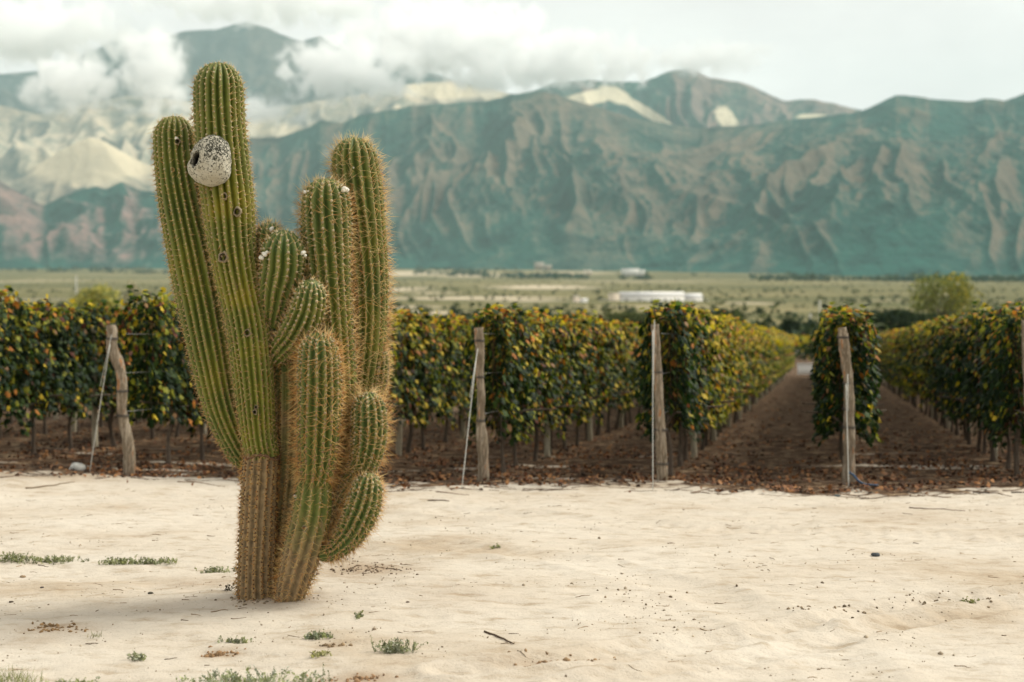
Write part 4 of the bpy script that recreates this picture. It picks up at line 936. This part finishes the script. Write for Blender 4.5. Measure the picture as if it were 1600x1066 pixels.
tree('bush', 'low dark bush at the far right beyond the narrow row', 'bush', 1186, 500, 524, 40, 200, DG + OG, 13, 7, 160, .28, False)
tree('bush', 'pale green low bush near the left edge', 'bush', 40, 478, 520, 54, 230, OG + YY[:1], 14, 8, 160, .3, False)

# far vineyard block across the track: its rows read as one mass
rng = np.random.default_rng(31); g = Geo()
for rr_, (yy, n) in enumerate([(106, 6500), (112, 5000), (119, 5000), (127, 5000), (136, 4500), (146, 4500)]):
    x = rng.uniform(-.42, .42, n) * yy; hz_ = rng.random(n); z = .55 + 1.6 * hz_ + .1 * fbm(x * .6, x * 0, 3, rr_) * hz_; y = yy + rng.normal(size=n) * .3
    p0, p1 = (np.array(a) for a in PAL['yellow']); hh = hz_[:, None] ** 3; pr = np.array(PAL['shade'][0]) * (1 - hh) + p1 * hh; cum = np.cumsum(pr / pr.sum(1)[:, None], 1); ci = (rng.random(n)[:, None] > cum).sum(1).clip(0, 7)
    leaves(g, np.column_stack([x, y, z + plain_z(y)]), np.column_stack([rng.normal(size=n) * .5, -np.ones(n) + rng.normal(size=n) * .4, .4 + rng.normal(size=n) * .3]), rng.uniform(.2, .36, n), LCOL[ci] * rng.uniform(.7, 1.3, (n, 1)), rng, True)
link('far_vineyard', g.mesh('far_vineyard', M_leaf), kind='stuff')

# scrub over the plain and the dark wood along the mountain foot
rng = np.random.default_rng(41); g = Geo()
def shrubs(n, dlo, dhi, slo, shi, cols, nl, seed, test=None, tall=.7):
    rng = np.random.default_rng(seed); d = np.exp(rng.uniform(math.log(dlo), math.log(dhi), n)); x = rng.uniform(-.42, .42, n) * d
    if test is not None: k = test(x, d, rng); x = x[k]; d = d[k]; n = len(x)
    s = rng.uniform(slo, shi, n) * (1 + .5 * (rng.random(n) < .1)); g = Geo(); dirs = rng.normal(size=(n, nl, 3)); dirs /= np.linalg.norm(dirs, axis=2)[..., None]
    P = np.stack([x, d, plain_z(d) + s * .45 * tall], -1)[:, None] + dirs * s[:, None, None] * np.array((.5, .5, .5 * tall)) * rng.uniform(.5, 1.1, (n, nl, 1))
    cc = np.array(cols)[rng.integers(0, len(cols), n)]; cc = np.repeat(cc, nl, 0) * rng.uniform(.7, 1.3, (n * nl, 1))
    leaves(g, P.reshape(-1, 3), dirs.reshape(-1, 3) + rng.normal(size=(n * nl, 3)) * .3, np.repeat(s, nl) * rng.uniform(.3, .5, n * nl), cc, rng, True, 2)
    return g
SC = [(.04, .06, .028), (.07, .09, .04), (.10, .11, .05), (.03, .05, .03)]
link('desert_scrub', shrubs(5200, 170, 5200, 1.6, 4.2, SC, 12, 1, lambda x, d, r: vnoise(x / 160, d / 220, 5) + r.random(len(x)) * .5 > .62).mesh('desert_scrub', M_far), kind='stuff')
FW = [(.022, .065, .05), (.035, .075, .05), (.05, .085, .045)]
def fw(x, d, r):
    df = np.interp(x / d * F + 800, [0, 300, 620, 800, 1000, 1200, 1600], [6300, 6300, 6000, 5200, 4300, 3700, 3500])
    return (np.abs(d / df - 1 + .06 + .10 * (vnoise(x / 500, d * 0, 8) - .5)) < .17) & (vnoise(x / 150, d / 300, 6) > .6)
link('far_woodland', shrubs(12000, 2900, 6600, 7, 17, FW, 10, 2, fw, .9).mesh('far_woodland', M_far), kind='stuff')

# ------------------------------------------------------------------ buildings far out on the plain
M_white = attr_mat('white_wall', .8, .2, .06, .5)
def building(name, label, x0, x1, ytop, ybase, d, blocks, cat='building'):
    """blocks: (x0, x1, height px, depth m, colour, roof) in photo pixels along the front"""
    X = ((x0 + x1) / 2 - 800) / F * d; zb = CAMZ - (ybase - HZ) / F * d
    r = bpy.data.objects.new(name, None); C.objects.link(r); r.location = (X, d, zb); tag(r, label, cat)
    for (a, b, h, dep, c, roof) in blocks:
        g = Geo(); p0, p1, hh = (a - 800) / F * d - X, (b - 800) / F * d - X, h / F * d; box(g, (p0, 0, -6), (p1, dep, hh), c); link('wall', g.mesh('wall', M_white), parent=r)
        g = Geo()
        if roof == 'gable': g.add([(p0 - .4, -.4, hh), (p1 + .4, -.4, hh), (p1 + .4, dep / 2, hh + dep * .16), (p0 - .4, dep / 2, hh + dep * .16), (p0 - .4, dep + .4, hh), (p1 + .4, dep + .4, hh)], [(0, 3, 4), (1, 5, 2)], [(0, 1, 2, 3), (3, 2, 5, 4), (0, 4, 5, 1)], (.72, .71, .68))
        else: box(g, (p0 - .3, -.3, hh + .003), (p1 + .3, dep + .3, hh + .5), (.66, .63, .56))
        link('roof', g.mesh('roof', M_white), parent=r)
        nw = int((p1 - p0) / 9)
        for q in range(nw):
            g = Geo(); xx = p0 + (q + .5) * (p1 - p0) / nw; box(g, (xx - 1, -.12, hh * .35), (xx + 1, .05, hh * .7), (.28, .28, .26)); link('window', g.mesh('window', M_white), parent=r)
WH = (.80, .78, .72); CM = (.70, .60, .47)
building('warehouse', 'long low white warehouse with a cream block at its left end', 940, 1107, 457, 477, 1000,
         [(938, 952, 7, 16, CM, 'flat'), (953, 968, 18, 16, CM, 'flat'), (969, 1070, 14.5, 20, WH, 'gable'), (1071, 1098, 12, 20, WH, 'gable'), (1099, 1107, 7, 14, WH, 'flat'), (930, 937, 5, 10, WH, 'flat')])
building('farmhouse', 'small cream and white farmhouse left of the long warehouse', 884, 927, 462, 480, 930, [(884, 895, 6, 8, CM, 'flat'), (896, 905, 17, 8, CM, 'flat'), (906, 918, 11, 8, WH, 'gable'), (919, 927, 6, 8, CM, 'flat'), (874, 883, 4, 6, WH, 'flat')])
building('shed', 'low white shed roof below the small farmhouse', 918, 950, 480, 486, 850, [(918, 950, 3.5, 6, (.72, .74, .72), 'flat')])
building('white_building', 'white building at the foot of the mountain', 972, 1008, 417, 428, 4300, [(972, 999, 8, 30, WH, 'flat'), (1000, 1008, 6, 30, WH, 'flat')])
building('cottage', 'tiny pale cottage left of the far white building', 912, 924, 420, 427, 4400, [(912, 916, 5, 12, CM, 'flat'), (918, 924, 5, 12, CM, 'flat')])
building('hut', 'tiny white hut on the plain right of the cactus', 706, 722, 458, 463, 1500, [(706, 714, 2.5, 6, CM, 'flat'), (715, 722, 4.5, 6, WH, 'flat')])
building('barn', 'pale barn under the mountain foot in the middle', 835, 860, 406, 419, 5400, [(835, 850, 9, 20, (.42, .38, .32), 'flat'), (851, 862, 5, 20, (.40, .36, .30), 'flat')])
# low white wall across the end of the aisle
g = Geo(); X0, X1 = (1248 - 800) / F * 84, (1356 - 800) / F * 84; z0 = CAMZ - (586 - HZ) / F * 84
box(g, (X0, 84, z0 - .1), (X1, 84.35, z0 + .62), (.76, .75, .70)); box(g, (X0 - .04, 83.96, z0 + .623), (X1 + .04, 84.39, z0 + .68), (.78, .77, .72))
link('low_wall', g.mesh('low_wall', M_white), label='low white wall seen at the far end of the aisle', cat='wall')
# thin poles on the plain
for (x, yt, yb, d, w, lab) in [(1266, 490, 520, 260, 2.6, 'thin pale pole left of the narrow row'), (1281, 470, 492, 420, 2.6, 'distant pale pole beyond the narrow row'), (119, 431, 450, 520, 2.2, 'thin pale pole above the yellow tree')]:
    g = Geo(); X = (x - 800) / F * d; gz0 = float(plain_z(d)); zt = CAMZ - (yt - HZ) / F * d
    r = bpy.data.objects.new('pole', None); C.objects.link(r); r.location = (X, d, gz0); tag(r, lab, 'pole')
    tube(g, [(0, 0, -.2), (0, 0, zt - gz0)], [w / 2 / F * d, w / 2.6 / F * d], 8, 2, (.50, .50, .46)); link('shaft', g.mesh('shaft', M_attr, True), parent=r)
    g = Geo(); box(g, (-.5, -.06, zt - gz0 - .5), (.5, .06, zt - gz0 - .38), (.3, .28, .25)); link('crossarm', g.mesh('crossarm', M_attr), parent=r)
